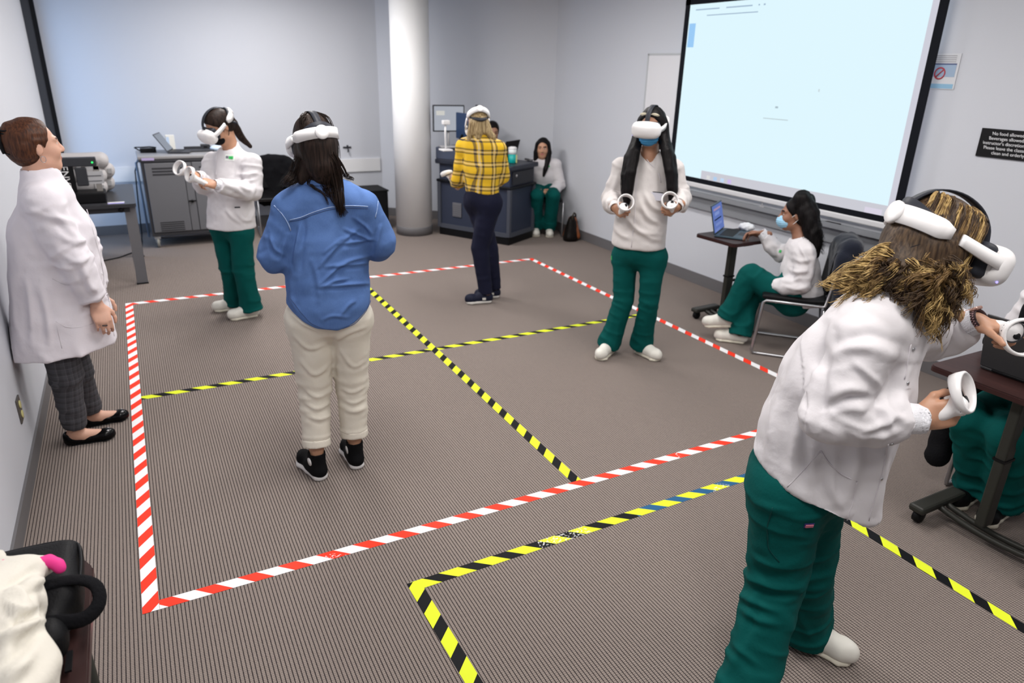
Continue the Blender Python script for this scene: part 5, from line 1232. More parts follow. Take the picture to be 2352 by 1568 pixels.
# ------------------------------------------------------------------ 2  black mask, looking down at two controllers
if 1:
    y = 0.; BASE[0] = (.66, 5.86)
    J = dict(hc=A(504, 291, y), nk=A(534, 350, y+.04), ch=A(540, 420, y+.02), sl=A(580, 374, y-.10), sr=A(490, 372, y+.14), el=A(580, 440, y-.18), wl=A(497, 424, y-.36), er=A(472, 428, y+.0), wr=A(452, 405, y-.22),
             hl=A(553, 534, y-.08), hr=A(512, 528, y+.08), kl=A(560, 622, y-.10), kr=A(530, 616, y+.06), al=A(570, 705, y-.10), ar=A(546, 694, y+.10), pv=A(538, 508, y))
    J['al'] = np.array([.70, 5.755, .09]); J['ar'] = np.array([.615, 6.0, .09])
    p = Person('person in white jacket and black mask looking down at two controllers', (.66, 5.86), J, sk_tan, h_dbrown, 1.0, vox=.0078)
    p.head(hd(J['hc'], -118, 36)); p.trunk(); p.check(); p.foot('l', (-1, -.15)); p.foot('r', (-1, .1))
    gl = A(460, 416, y-.40); gr = A(436, 402, y-.27); cl_ = (cdir(-.70, .15, -.70), cdir(.75, -.6, .2)); cr_ = (cdir(-.50, .25, -.83), cdir(.75, -.6, .2))
    p.hand('l', gl-J['wl'], thumb_dir(*cl_), curl=(60, 75, 45), thumb='wrap'); p.hand('r', gr-J['wr'], thumb_dir(*cr_), curl=(60, 75, 45), thumb='wrap'); p.finish_body()
    controller('white controller in the left hand of person with black mask', gl, *cl_); controller('white controller in the right hand of person with black mask', gr, *cr_)
    st = [(A(530, 337, y+.04), .072, .068), (A(534, 378, y+.03), .155, .105), (A(532, 440, y), .185, .145), (A(531, 490, y), .190, .155), (A(532, 535, y), .205, .17)]
    p.top(st, m_jacket, extra=p.creases([[(545, 400), (570, 402), (590, 395)], [(540, 412), (565, 416), (588, 412)], [(520, 425), (535, 432), (552, 445)], [(535, 425), (548, 436), (560, 446)], [(550, 425), (562, 434), (578, 440)], [(552, 365), (545, 395), (540, 410)], [(520, 480), (535, 500), (560, 515)], [(545, 490), (560, 505), (580, 505)], [(585, 470), (580, 490), (570, 510)]], .010, 3.6), sleeve=(.070, .068, .056), cuff=.038, cuffm=m_cuff, amp=.006, jamp=.014, hem=(A(530, 521, y), (0, 0, -1)))
    p.line([(502, 345), (496, 400), (490, 460), (484, 512)], 'placket', m_seam, .002)
    p.patch(528, 362, .075, .045, 'name_badge', mat('badge_white', (.82, .86, .82), .5)); p.patch(531, 362, .034, .022, 'badge_mark', m_green, th=.005); p.patch(522, 361, .02, .018, 'badge_print', m_greyp, th=.005)
    p.patch(545, 476, .04, .010, 'pocket_tag', m_dark)
    p.pants(m_teal, hipr=(.145, .122), leg=(.090, .080, .080, .092), ankle_pad=.03, hemz=.035)
    p.shoe('l', (-1, -.12), 'clog', mats=[m_clog, m_clogs], ln=.26); p.shoe('r', (-1, .05), 'clog', mats=[m_clog, m_clogs], ln=.26)
    g = p.cap(.011, front=-.006); g.plane(p.H(0, .045, -.03), p.HB@nz([0, .95, -.3]), .01)
    for q in (-1, 1): g.el(p.H(q*.074, -.004, -.012), (.020, .020, .034), p.HB, k=.006, op='s')
    g.chain([p.H(0, -.085, .0), p.H(0, -.10, -.05), A(556, 318, y+.12), A(575, 336, y+.13)], [.05, .036, .028, .016], k=.03)
    p.hair_sdf(g, freq=(45, 45, 12), amp=.0025)
    g = SDF().el(p.H(0, .060, -.062), np.array([.058, .052, .046]), p.HB).el(p.H(0, .078, -.045), (.03, .038, .03), p.HB, k=.03); g.plane(p.H(0, .02, 0), p.HB@np.array([0, -1, 0]), .01); V, Q = g.mesh(.006); mk = p.add('face_mask', V, Q, mat('mask_black', (.010, .010, .013), .8))
    m = MB()
    for q in (-1, 1): m.tube([p.H(q*.056, .03, -.04), p.H(q*.074, .008, .004), p.H(q*.080, -.012, .02)], .0028, n=5); m.tube([p.H(q*.052, .03, -.085), p.H(q*.070, .0, -.055), p.H(q*.080, -.020, -.02)], .0028, n=5)
    p.mb(m, 'ear_loops', m_black, mk)
    headset(p, 'white headset on the person with black mask looking down')
# ------------------------------------------------------------------ 3  denim shirt, back view
if 1:
    y = 0.; BASE[0] = (.70, 3.2)
    J = dict(hc=A(722, 330, y+.05), nk=A(736, 425, y+.02), ch=A(748, 545, y+.03), sl=A(668, 482, y+.03), sr=A(832, 474, y+.01), el=A(628, 590, y+.02), er=A(872, 560, y+.01), wl=A(690, 566, y+.24), wr=A(842, 548, y+.24),
             hl=A(708, 735, y+.0), hr=A(803, 730, y), kl=A(722, 892, y), kr=A(808, 882, y+.02), al=np.array([.605, 3.125, .09]), ar=np.array([.805, 3.15, .09]), pv=A(755, 700, y))
    p = Person('person in blue denim shirt and cream trousers seen from behind', (.70, 3.15), J, sk_tan, h_dbrown, 1.0, vox=.0068)
    p.head(hd(J['hc'], -16, 12), roll=.06); p.trunk(); p.check()
    p.hand('l', (.25, .9, .2), (.6, 0, .7), thumb='wrap'); p.hand('r', (-.25, .9, .2), (-.5, .1, .7), thumb='wrap'); p.finish_body()
    gl = J['wl']+np.array([.025, .08, .0]); gr = J['wr']+np.array([-.025, .08, .0])
    controller('white controller held in front by left hand of the denim shirt person', gl, (0, .6, .8), (0, -.8, .6)); controller('white controller held in front by right hand of the denim shirt person', gr, (0, .6, .8), (0, -.8, .6))
    md = bpy.data.materials.new('denim'); md.use_nodes = True; nt, bs, N_, L_ = nodes_of(md); tc = N_('ShaderNodeTexCoord')
    n1 = N_('ShaderNodeTexNoise'); n1.inputs['Scale'].default_value = 7; n1.inputs['Detail'].default_value = 6; L_(tc.outputs['Object'], n1.inputs['Vector']); mp = N_('ShaderNodeMapping'); mp.inputs['Scale'].default_value = (500, 500, 40); L_(tc.outputs['Object'], mp.inputs[0])
    n2 = N_('ShaderNodeTexNoise'); n2.inputs['Scale'].default_value = 1; L_(mp.outputs[0], n2.inputs['Vector'])
    c = mix_node(nt, n1.outputs['Fac'], (.030, .072, .225), (.090, .175, .42)); c = mix_node(nt, math_node(nt, 'MULTIPLY', n2.outputs['Fac'], .3), c, (.20, .34, .62)); L_(c, bs.inputs['Base Color']); bs.inputs['Roughness'].default_value = .85
    bp = N_('ShaderNodeBump'); bp.inputs['Strength'].default_value = .25; bp.inputs['Distance'].default_value = .004; L_(n1.outputs['Fac'], bp.inputs['Height']); bs.inputs['Specular IOR Level'].default_value = .2
    n3 = N_('ShaderNodeTexNoise'); n3.noise_type = 'RIDGED_MULTIFRACTAL'; n3.inputs['Scale'].default_value = 8; n3.inputs['Detail'].default_value = 2.5; n3.inputs['Distortion'].default_value = .8; L_(tc.outputs['Object'], n3.inputs['Vector']); b3 = N_('ShaderNodeBump'); b3.inputs['Strength'].default_value = .4; b3.inputs['Distance'].default_value = .02; L_(n3.outputs['Fac'], b3.inputs['Height']); L_(bp.outputs[0], b3.inputs['Normal']); L_(b3.outputs[0], bs.inputs['Normal'])
    st = [(A(736, 420, y+.02), .085, .075), (A(742, 462, y+.03), .165, .105), (A(748, 560, y+.03), .192, .140), (A(752, 650, y+.01), .190, .150), (A(755, 700, y), .196, .158), (A(756, 790, y), .205, .165)]
    hz = A(756, 757, y-.15)[2]; cx = A(756, 757, y)[0]
    crv = lambda P: (P[:, 2]-(hz+3.4*np.clip(np.abs(P[:, 0]-cx)-.02, 0, .3)**2+.06*(P[:, 1] > 3.23)))
    ex = p.creases([([(735, 612), (770, 570), (828, 520)], 1.), ([(738, 650), (790, 605), (852, 588)], 1.2), ([(750, 612), (800, 608), (858, 602)], 1.), ([(740, 658), (770, 645), (800, 640)], 1.), ([(790, 525), (825, 540), (858, 552)], 1.1), ([(702, 565), (694, 590), (690, 625)], -.9, 1.6), ([(735, 658), (790, 654), (856, 650)], 1.2), ([(745, 580), (780, 552), (790, 545)], .8), ([(780, 560), (820, 555), (856, 550)], 1.),
                    ([(690, 520), (684, 560), (676, 600)], .9), ([(660, 540), (650, 570), (645, 600)], .8), ([(700, 505), (698, 540), (690, 575)], -.8, 1.4), ([(812, 500), (840, 520), (858, 545)], .8), ([(668, 640), (672, 690), (690, 720)], .7, 1.5), ([(780, 725), (800, 700), (815, 690)], .8), ([(740, 735), (765, 725), (800, 728)], .7), ([(620, 540), (630, 570), (650, 585)], .9), ([(875, 520), (868, 550), (862, 575)], .9), ([(720, 600), (730, 640), (735, 690)], .6, 1.5)], .0105, 3.6)
    p.top(st, md, vox=.0056, sleeve=(.076, .078, .056), cuff=0, neck=.070, amp=.007, jamp=.010, curve=lambda P: crv(P), name='denim_shirt', extra=ex, hollow=True, fine=.001)
    mst = mat('denim_stitch', (.30, .40, .62), .8); mst2 = mat('denim_dark_stitch', (.03, .06, .16), .8)
    p.line([(666, 505), (690, 500), (720, 487), (755, 476), (800, 472), (845, 474)], 'yoke_seam', mst, .0022); p.line([(664, 509), (690, 505), (720, 492), (755, 481), (800, 477), (845, 479)], 'yoke_seam', mst2, .0018)
    p.line([(630, 472), (648, 490), (662, 512), (668, 530)], 'armhole_seam', mst, .0025); p.line([(868, 462), (866, 480), (862, 500)], 'armhole_seam', mst, .0025)
    p.line([(668, 686), (690, 716), (715, 744), (745, 756), (780, 757), (815, 745), (842, 715), (852, 690)], 'hem_stitch', mst2, .0018)
    c = SDF(); nkp = J['nk']
    B = basis(hd(nkp, -3)); c.ec(nkp+[0, 0, .008], nkp+[0, 0, .045], (.088, .083), (.066, .062), B[:, 0], k=0, fa=True, fb=True).rc(nkp-[0, 0, .02], nkp+[0, 0, .1], .056, .056, k=.004, op='s'); c.plane(nkp+B[:, 1]*.05, B[:, 1]); V, Q = c.mesh(.006); p.add('collar', V, Q, md, p.topo)
    mcr = mat('trouser_cream', (.70, .655, .57), .88, bump=.1, bscale=80, spec=.2, wr=.3)
    p.pants(mcr, hipr=(.172, .142), leg=(.102, .078, .070, .066), ankle_pad=-.085, amp=.003, jamp=.007, extra=p.creases([([(670, 720), (700, 745), (735, 760)], .8), ([(675, 770), (710, 800), (745, 790)], .9), ([(690, 830), (725, 860), (760, 830)], .9), ([(700, 895), (730, 910), (765, 890)], 1.1), ([(700, 925), (730, 938), (765, 920)], 1.1), ([(705, 955), (735, 962), (765, 948)], .9), ([(780, 800), (810, 840), (838, 830)], .8), ([(782, 890), (810, 900), (840, 885)], 1.), ([(785, 915), (812, 925), (840, 912)], 1.), ([(790, 940), (815, 945), (838, 935)], .8), ([(765, 770), (768, 830), (770, 880)], -.8, 1.5), ([(770, 780), (800, 765), (845, 750)], .8)], .009, 4.))
    for q in 'lr':
        d = nz(J['a'+q]-J['k'+q]); e = J['a'+q]-d*.085; c = SDF().rc(e-d*.035, e+d*.004, .070, .071, k=0, fa=True, fb=True).rc(e-d*.02, e+d*.05, .060, .062, k=.003, op='s'); V, Q = c.mesh(.006); p.add('turned_cuff', V, Q, mcr, p.panto)
    mht = [mat('canvas_black', (.008, .008, .010), .85), mat('rubber_white', (.78, .77, .77), .5)]
    p.shoe('l', (-.22, 1), 'hightop', mats=mht, ln=.27); p.shoe('r', (.02, 1), 'hightop', mats=mht, ln=.27)
    g = p.cap(.013, front=.01); g.chain([p.H(0, -.06, -.02), p.H(0, -.055, -.10), p.H(0, -.05, -.13)], [.075, .074, .060], k=.04); g.rc(p.H(-.062, .0, -.02), p.H(-.078, -.0, -.14), .032, .034, k=.03); g.rc(p.H(.062, .0, -.02), p.H(.066, -.0, -.13), .032, .028, k=.03)
    hr_ = p.hair_sdf(g, freq=(60, 60, 6), amp=.003)
    L = []
    def sf(u, v): q, n = p.pick(u, v); return q+n*.008
    L.append(lock([p.H(.02, -.09, -.06), p.H(.035, -.098, -.10), sf(772, 430), sf(780, 465), sf(785, 498)], 130, .042, .018, m=20, curl=.003, cf=1.5))
    L.append(lock([p.H(.03, -.085, -.08), sf(765, 425), sf(768, 460), sf(796, 490)], 40, .03, .010, m=18, curl=.004, cf=1.2))
    L.append(lock([p.H(-.01, -.09, -.08), sf(745, 420), sf(752, 440), sf(758, 455)], 36, .02, .012, m=16, curl=.004))
    L.append(lock([p.H(-.03, -.088, -.085), sf(712, 418), sf(722, 430), sf(745, 447), sf(755, 470)], 14, .010, .003, m=18, curl=.002))
    L.append(lock([p.H(-.07, -.01, -.06), A(678, 400, y+.0), A(662, 415, y-.02), A(656, 424, y)], 70, .035, .022, m=16, curl=.005, cf=1.5))
    L.append(lock([p.H(.06, -.03, -.05), sf(790, 400), sf(800, 410), sf(812, 416)], 30, .02, .006, m=14, curl=.003))
    for q in np.linspace(-.9, .9, 9): L.append(lock([p.H(.02*q, -.02, .125), p.H(.06*q, -.075, .09), p.H(.075*q, -.108*(1-.3*abs(q)), .0), p.H(.075*q, -.105*(1-.35*abs(q)), -.08)], 24, .014, .02, m=16, curl=.001))
    ms = [strand_mesh(a, rng.uniform(.0009, .0018, len(a))) for a in L]; o = 0; Vs, Qs = [], []
    for V, Q in ms: Vs.append(V); Qs.append(Q+o); o += len(V)
    p.add('hair_strands', np.vstack(Vs), np.vstack(Qs), h_dbrown, hr_)
    headset(p, 'white headset on the denim shirt person, seen from behind')
# ------------------------------------------------------------------ 4  yellow plaid shirt
if 1:
    y = 0.; BASE[0] = (2.68, 5.38)
    J = dict(hc=A(1098, 281, y), nk=A(1102, 318, y-.03), ch=A(1106, 375, y-.02), sl=A(1066, 338, y+.07), sr=A(1144, 342, y-.06), el=A(1056, 408, y+.10), wl=A(1046, 424, y+.30), er=A(1154, 404, y+.0), wr=A(1130, 420, y+.20),
             hl=A(1090, 462, y+.06), hr=A(1128, 466, y-.05), kl=A(1100, 566, y+.06), kr=A(1126, 566, y-.02), pv=A(1108, 452, y))
    J['al'] = np.array([2.75, 5.42, .09]); J['ar'] = np.array([2.62, 5.315, .09])
    J['kl'], J['kr'] = A(1124, 566, y+.06), A(1102, 568, y-.05); J['hl'], J['hr'] = A(1092, 462, y+.07), A(1126, 466, y-.05)
    p = Person('person in yellow plaid shirt and navy trousers facing the lectern', (2.68, 5.4), J, sk_light, h_blonde, .97, vox=.0078)
    p.head(hd(J['hc'], -10, 40)); p.trunk(); p.check(); p.foot('l', (-1, .2)); p.foot('r', (-1, .2))
    gl = A(1037, 413, y+.36); cl_ = (cdir(-.35, .85, -.2), cdir(.3, -.5, .3)); p.hand('l', gl-J['wl'], thumb_dir(*cl_), curl=(60, 75, 45)); p.hand('r', (-.3, .9, .2), (-.4, .2, .8)); p.finish_body()
    controller('white controller in the left hand of the yellow plaid person', gl, *cl_)
    gr = J['wr']+np.array([-.02, .08, .02]); controller('white controller in the right hand of the yellow plaid person', gr, (0, .6, .8), (0, -.8, .6))
    mpl = bpy.data.materials.new('yellow_plaid'); mpl.use_nodes = True; nt, bs, N_, L_ = nodes_of(mpl); tc = N_('ShaderNodeTexCoord'); mp = N_('ShaderNodeMapping'); mp.inputs['Rotation'].default_value = (0, 0, bearing(J['ch'])+math.radians(-38)); L_(tc.outputs['Object'], mp.inputs[0]); s_ = N_('ShaderNodeSeparateXYZ'); L_(mp.outputs[0], s_.inputs[0])
    def band(o, pitch, a, b):
        f_ = math_node(nt, 'FRACT', math_node(nt, 'ADD', math_node(nt, 'MULTIPLY', o, 1/pitch), 50.)); return math_node(nt, 'MULTIPLY', math_node(nt, 'GREATER_THAN', f_, a), math_node(nt, 'LESS_THAN', f_, b))
    X_, Z_ = s_.outputs[0], s_.outputs[2]; P_ = .098
    col = (.72, .44, .012); blk = (.025, .022, .03); wh = (.62, .58, .48)
    dk = math_node(nt, 'MAXIMUM', math_node(nt, 'MAXIMUM', band(X_, P_, .10, .22), band(X_, P_, .42, .54)), 0.); dz = math_node(nt, 'MAXIMUM', band(Z_, P_, .10, .22), band(Z_, P_, .42, .54))
    wx = band(X_, P_, .27, .37); wz = band(Z_, P_, .27, .37)
    c = mix_node(nt, math_node(nt, 'MULTIPLY', math_node(nt, 'ADD', dk, dz), .70), col, blk); c = mix_node(nt, math_node(nt, 'MULTIPLY', math_node(nt, 'MAXIMUM', wx, wz), .38), c, wh); L_(c, bs.inputs['Base Color']); bs.inputs['Roughness'].default_value = .9
    st = [(A(1101, 312, y-.03), .072, .066), (A(1103, 336, y-.03), .15, .10), (A(1106, 385, y-.02), .165, .125), (A(1107, 425, y), .155, .125), (A(1108, 455, y), .160, .13)]
    p.top(st, mpl, sleeve=(.070, .064, .050), cuff=0, neck=.058, amp=.005, jamp=.010, name='plaid_shirt', hem=(A(1108, 441, y), (0, 0, -1)))
    c = SDF(); B = basis(hd(J['nk'], -38)); nkp = J['nk']; c.ec(nkp+[0, 0, .01], nkp+[0, 0, .05], (.080, .075), (.062, .058), B[:, 0], k=0, fa=True, fb=True).rc(nkp-[0, 0, .02], nkp+[0, 0, .1], .052, .052, k=.004, op='s'); V, Q = c.mesh(.006); p.add('collar', V, Q, mpl, p.topo)
    p.pants(mat('trouser_navy', (.0055, .0065, .022), .85, bump=.1, bscale=100), hipr=(.142, .122), leg=(.098, .078, .066, .062), ankle_pad=.01, jamp=.006, amp=.003)
    msn = [mat('sneaker_navy', (.008, .010, .026), .7), mat('sneaker_sole', (.66, .64, .60), .5)]
    p.shoe('l', (-1, .18), 'sneaker', mats=msn, ln=.25); p.shoe('r', (-1, .22), 'sneaker', mats=msn, ln=.26)
    g = p.cap(.006, front=.0); g.chain([p.H(-.05, -.05, -.05), A(1082, 304, y-.06), A(1076, 322, y-.06)], [.035, .032, .016], k=.03); g.chain([p.H(.04, -.06, -.05), A(1120, 300, y-.08), A(1132, 314, y-.09), A(1138, 324, y-.08)], [.04, .036, .026, .012], k=.03); g.chain([p.H(0, -.065, -.05), A(1100, 302, y-.09), A(1100, 314, y-.10)], [.045, .042, .026], k=.03)
    p.hair_sdf(g, freq=(55, 55, 8), amp=.004)
    headset(p, 'white headset on the yellow plaid person, strap over the crown')
# ------------------------------------------------------------------ 6  blue mask, facing the camera
if 1:
    y = 0.; BASE[0] = (3.03, 3.80)
    J = dict(hc=A(1497, 292, y), nk=A(1490, 362, y+.03), ch=A(1484, 450, y+.02), sr=A(1428, 384, y+.06), sl=A(1549, 388, y-.02), er=A(1402, 452, y+.05), wr=A(1412, 476, y-.17), el=A(1566, 450, y-.03), wl=A(1556, 474, y-.24),
             hr=A(1436, 590, y+.05), hl=A(1500, 592, y-.03), kr=A(1432, 690, y+.0), kl=A(1490, 694, y-.05), pv=A(1468, 566, y+.01))
    J['ar'] = np.array([2.925, 3.87, .09]); J['al'] = np.array([3.135, 3.76, .09])
    p = Person('person with blue mask and long black hair holding controllers facing camera', (3.03, 3.82), J, sk_mid, h_black, 1.0, vox=.0072)
    p.head(hd(J['hc'], -164, 8)); p.trunk(thick=1.22); p.check(); p.foot('r', hd(J['ar'], -160)); p.foot('l', (.1, -1))
    gr = A(1427, 487, y-.22); gl = A(1541, 483, y-.28); cr_ = (cdir(.05, .22, -.97), cdir(-.4, -.9, 0)); cl_ = (cdir(-.05, .22, -.97), cdir(.4, -.9, 0))
    p.hand('r', gr-J['wr'], thumb_dir(*cr_), curl=(62, 78, 45)); p.hand('l', gl-J['wl'], thumb_dir(*cl_), curl=(62, 78, 45)); p.finish_body()
    controller('white controller in the right hand of the blue mask person', gr, *cr_); controller('white controller in the left hand of the blue mask person', gl, *cl_)
    st = [(A(1490, 352, y+.03), .078, .07), (A(1488, 384, y+.03), .158, .10), (A(1480, 460, y+.01), .170, .130), (A(1470, 520, y), .176, .140), (A(1464, 585, y), .190, .15)]
    vc = [A(1491, 345, -.05), A(1502, 390, -.085)]; p.vcut = vc
    p.top(st, m_jacket_w, extra=p.creases([[(1440, 500), (1470, 530), (1520, 540)], [(1455, 520), (1490, 545), (1525, 552)], [(1480, 440), (1500, 475), (1545, 490)], [(1470, 465), (1490, 500), (1520, 515)], [(1420, 400), (1410, 430), (1400, 450)], [(1400, 440), (1420, 450), (1435, 445)], [(1545, 410), (1560, 435), (1570, 450)], [(1412, 520), (1430, 540), (1450, 548)], [(1395, 462), (1415, 466), (1430, 462)]], .010, 5.), sleeve=(.057, .060, .055), cuff=.040, k=.035, amp=.007, jamp=.013, neck=.062, hem=(A(1464, 572, y-.1), nz([.02, 0, -1])), freq=(8, 8, 3))
    p.line([(1466, 360), (1462, 420), (1458, 500), (1450, 568)], 'placket', m_seam, .0022); p.line([(1478, 352), (1492, 376), (1512, 392), (1518, 420)], 'neckline', m_seam, .003)
    p.mb(MB().box(p.pick(1508, 452)[0]+cdir(0, 0, -1)*.006, (.085, .004, .05), M=basis(hd(J['ch'], -160))), 'name_badge', mat('badge_pale', (.62, .62, .70), .4), p.topo); p.mb(MB().box(p.pick(1508, 443)[0]+cdir(0, 0, -1)*.008, (.088, .005, .010), M=basis(hd(J['ch'], -160))), 'badge_bar', m_black, p.topo)
    p.patch(1541, 355, .05, .02, 'shoulder_strap', m_dark)
    p.pants(m_teal, hipr=(.165, .135), leg=(.088, .070, .070, .082), ankle_pad=.04, hemz=.03, jamp=.007)
    p.patch(1405, 592, .012, .03, 'side_tag', m_green, surf=p.panV, parent=p.panto)
    p.shoe('r', hd(J['ar'], -158), 'clog', mats=[m_clog, m_clogs], ln=.26); p.shoe('l', (.15, -1), 'clog', mats=[m_clog, m_clogs], ln=.26)
    g = p.cap(.012, front=-.004); g.plane(p.H(0, .045, -.03), p.HB@nz([0, .97, -.2]), .01); g.chain([p.H(0, -.05, -.03), p.H(0, -.055, -.12)], [.075, .06], k=.04)
    cr = [p.H(.070, -.005, .03), p.H(.082, .010, -.05), A(1458, 350, -.10), A(1451, 395, -.145), A(1446, 435, -.155), A(1440, 472, -.155)]; cl = [p.H(-.070, -.005, .03), p.H(-.080, .012, -.05), A(1530, 348, -.11), A(1537, 392, -.15), A(1540, 430, -.165), A(1541, 462, -.165)]
    for c_ in (cr, cl): g.chain(c_, [.03, .034, .034, .030, .026, .014], k=.03)
    c2 = [[p.H(.072, -.02, .0), p.H(.085, -.005, -.07), A(1444, 362, -.08), A(1436, 402, -.12), A(1434, 440, -.135), A(1436, 466, -.14)], [p.H(-.072, -.02, .0), p.H(-.085, -.005, -.07), A(1541, 362, -.09), A(1548, 402, -.125), A(1549, 436, -.14), A(1546, 460, -.15)]]
    for c_ in c2: g.chain(c_, [.03, .034, .032, .028, .022, .010], k=.03)
    hr_ = p.hair_sdf(g, freq=(60, 60, 5), amp=.003)
    L = [lock(c_, 90, .034, .026, m=16, curl=.001, flat=.8) for c_ in (cr, cl, *c2)]; Vs, Qs, o = [], [], 0
    for a in L:
        V, Q = strand_mesh(a, rng.uniform(.001, .0018, len(a))); Vs.append(V); Qs.append(Q+o); o += len(V)
    p.add('hair_strands', np.vstack(Vs), np.vstack(Qs), h_black, hr_)
    mbm = mat('mask_blue', (.06, .30, .58), .8, bump=.2, bscale=60)
    g = SDF().el(p.H(0, .058, -.058), np.array([.064, .058, .050]), p.HB).el(p.H(0, .085, -.045), (.03, .04, .03), p.HB, k=.03); g.plane(p.H(0, .02, 0), p.HB@np.array([0, -1, 0]), .01); V, Q = g.mesh(.006); Lc = (V-J['hc'])@p.HB; V += vnorm(V, Q)*(.0022*np.sin(Lc[:, 2]*420))[:, None]; mk = p.add('face_mask', V, Q, mbm)
    m = MB()
    for q in (-1, 1): m.tube([p.H(q*.06, .03, -.035), p.H(q*.078, -.005, .01)], .002, n=5)
    p.mb(m, 'ear_loops', m_white, mk)
    hs = headset(p, 'white headset on the blue mask person facing camera')
    for q in (-1, 1): MB().lathe([(.0, 0), (.020, .001), (.026, .004), (.020, .008), (.0, .009)], (q*.034, .062, .086), 18, M=np.array([[1, 0, 0], [0, .75, .66], [0, -.66, .75]]).T@np.diag([1.15, .8, 1.])).build('forehead_disc', mat('disc_cream', (.78, .72, .55), .7), hs)  # two cream discs above the visor, under the top strap
# ------------------------------------------------------------------ seated people
def seated(label, base, face, hcpx, hcy, skin, hairm, toppm, seed=0., lean=0., sc=1., legs='both', nk=None):
    f = nz([face[0], face[1], 0]); L = np.array([f[1], -f[0], 0]); b = np.array([base[0], base[1], 0.])
    up = np.array([0, 0, 1.]); hip = b-f*.10+up*.52
    hc = AY(*hcpx, hcy); nkp = hc-up*.15*sc-f*.03
    ch = hip*.45+nkp*.55+f*.01
    J = dict(hc=hc, nk=nkp, ch=ch, pv=hip+up*.02, sr=nkp+L*.165-up*.05, sl=nkp-L*.165-up*.05, hr=hip+L*.085, hl=hip-L*.085, kr=hip+L*.10+f*.42+up*.0, kl=hip-L*.10+f*.42, ar=b+L*.10+f*.30+up*.09, al=b-L*.10+f*.30+up*.09)
    J['er'] = J['sr']+L*.07-up*.24+f*.03; J['el'] = J['sl']-L*.07-up*.24+f*.03; J['wr'] = J['er']+f*.2-L*.14-up*.06; J['wl'] = J['el']+f*.2+L*.14-up*.06
    return J, f, L
up = np.array([0, 0, 1.])
# ---- 5  seated in the corner
if 1:
    J, f, L = seated('', (4.53, 7.60), (-.45, -.89), (1247, 340), 7.60, None, None, None); J['ar'] = np.array([4.53, 7.60, .09])+f*.10+L*.09-[0, 0, 0]; J['al'] = np.array([4.53, 7.60, .09])+f*.13-L*.08
    p = Person('person with long black hair seated in the far corner', (4.53, 7.6), J, sk_tan, h_black, .97, vox=.009)
    p.head(hd(J['hc'], -176, 4)); p.trunk(); p.check()
    p.hand('r', nz(f*.5-L*.8-up*.2), nz(f+up), curl=(30, 30, 20), thumb='rest'); p.hand('l', nz(f*.5+L*.8-up*.2), nz(f+up), curl=(30, 30, 20), thumb='rest'); p.finish_body()
    st = [(J['nk']+up*.01, .07, .065), (J['nk']-up*.06, .155, .10), (J['ch'], .17, .13), (J['pv']+up*.05, .175, .14), (J['pv']-up*.06, .185, .15)]
    p.top(st, m_jacket, sleeve=(.068, .062, .052), amp=.006); p.patch(1261, 382, .02, .02, 'logo', m_green)
    p.pants(m_teal, hipr=(.165, .13), leg=(.095, .085, .075, .085), hemz=.06); p.shoe('r', f, 'clog', mats=[m_clog, m_clogs]); p.shoe('l', f, 'clog', mats=[m_clog, m_clogs])
    g = p.cap(.012, front=-.004); g.plane(p.H(0, .045, -.03), p.HB@nz([0, .97, -.2]), .01); g.chain([p.H(0, -.05, -.03), p.H(0, -.06, -.14)], [.075, .05], k=.04)
    g.chain([p.H(.06, .0, .04), p.H(.080, .015, -.05), p.H(.085, .03, -.14), p.H(.09, .05, -.2)], [.034, .036, .03, .016], k=.03); g.chain([p.H(-.06, .0, .04), p.H(-.078, .02, -.05), p.H(-.07, .05, -.14), p.H(-.05, .09, -.24), p.H(-.03, .12, -.32)], [.034, .036, .034, .03, .016], k=.03)
    p.hair_sdf(g, freq=(60, 60, 6), amp=.003)
# ---- 5b  person behind the lectern, only the dark hair shows
if 1:
    J, f, L = seated('', (4.22, 8.11), (-.5, .866), (1131, 302), 8.12, None, None, None)
    p = Person('person with black hair seated behind the lectern, mostly hidden', (4.22, 8.11), J, sk_mid, h_black, .97, vox=.011)
    p.head(hd(J['hc'], 168, 14)); p.trunk(); p.hand('r', nz(f*.5-L*.8), up, thumb='rest', curl=(30, 30, 20)); p.hand('l', nz(f*.5+L*.8), up, thumb='rest', curl=(30, 30, 20)); p.finish_body()
    st = [(J['nk']+up*.01, .07, .065), (J['nk']-up*.06, .155, .10), (J['ch'], .17, .13), (J['pv']-up*.04, .18, .14)]
    p.top(st, m_blackcloth, sleeve=(.066, .06, .05), amp=.005, cuff=0, name='dark_top'); p.pants(m_teal, hipr=(.165, .13), leg=(.095, .085, .075, .085), hemz=.06)
    p.shoe('r', f, 'clog', mats=[m_clog, m_clogs]); p.shoe('l', f, 'clog', mats=[m_clog, m_clogs])
    g = p.cap(.014, front=-.004); g.chain([p.H(0, -.05, -.03), p.H(0, -.06, -.14)], [.08, .06], k=.04); p.hair_sdf(g, freq=(60, 60, 6), amp=.003)
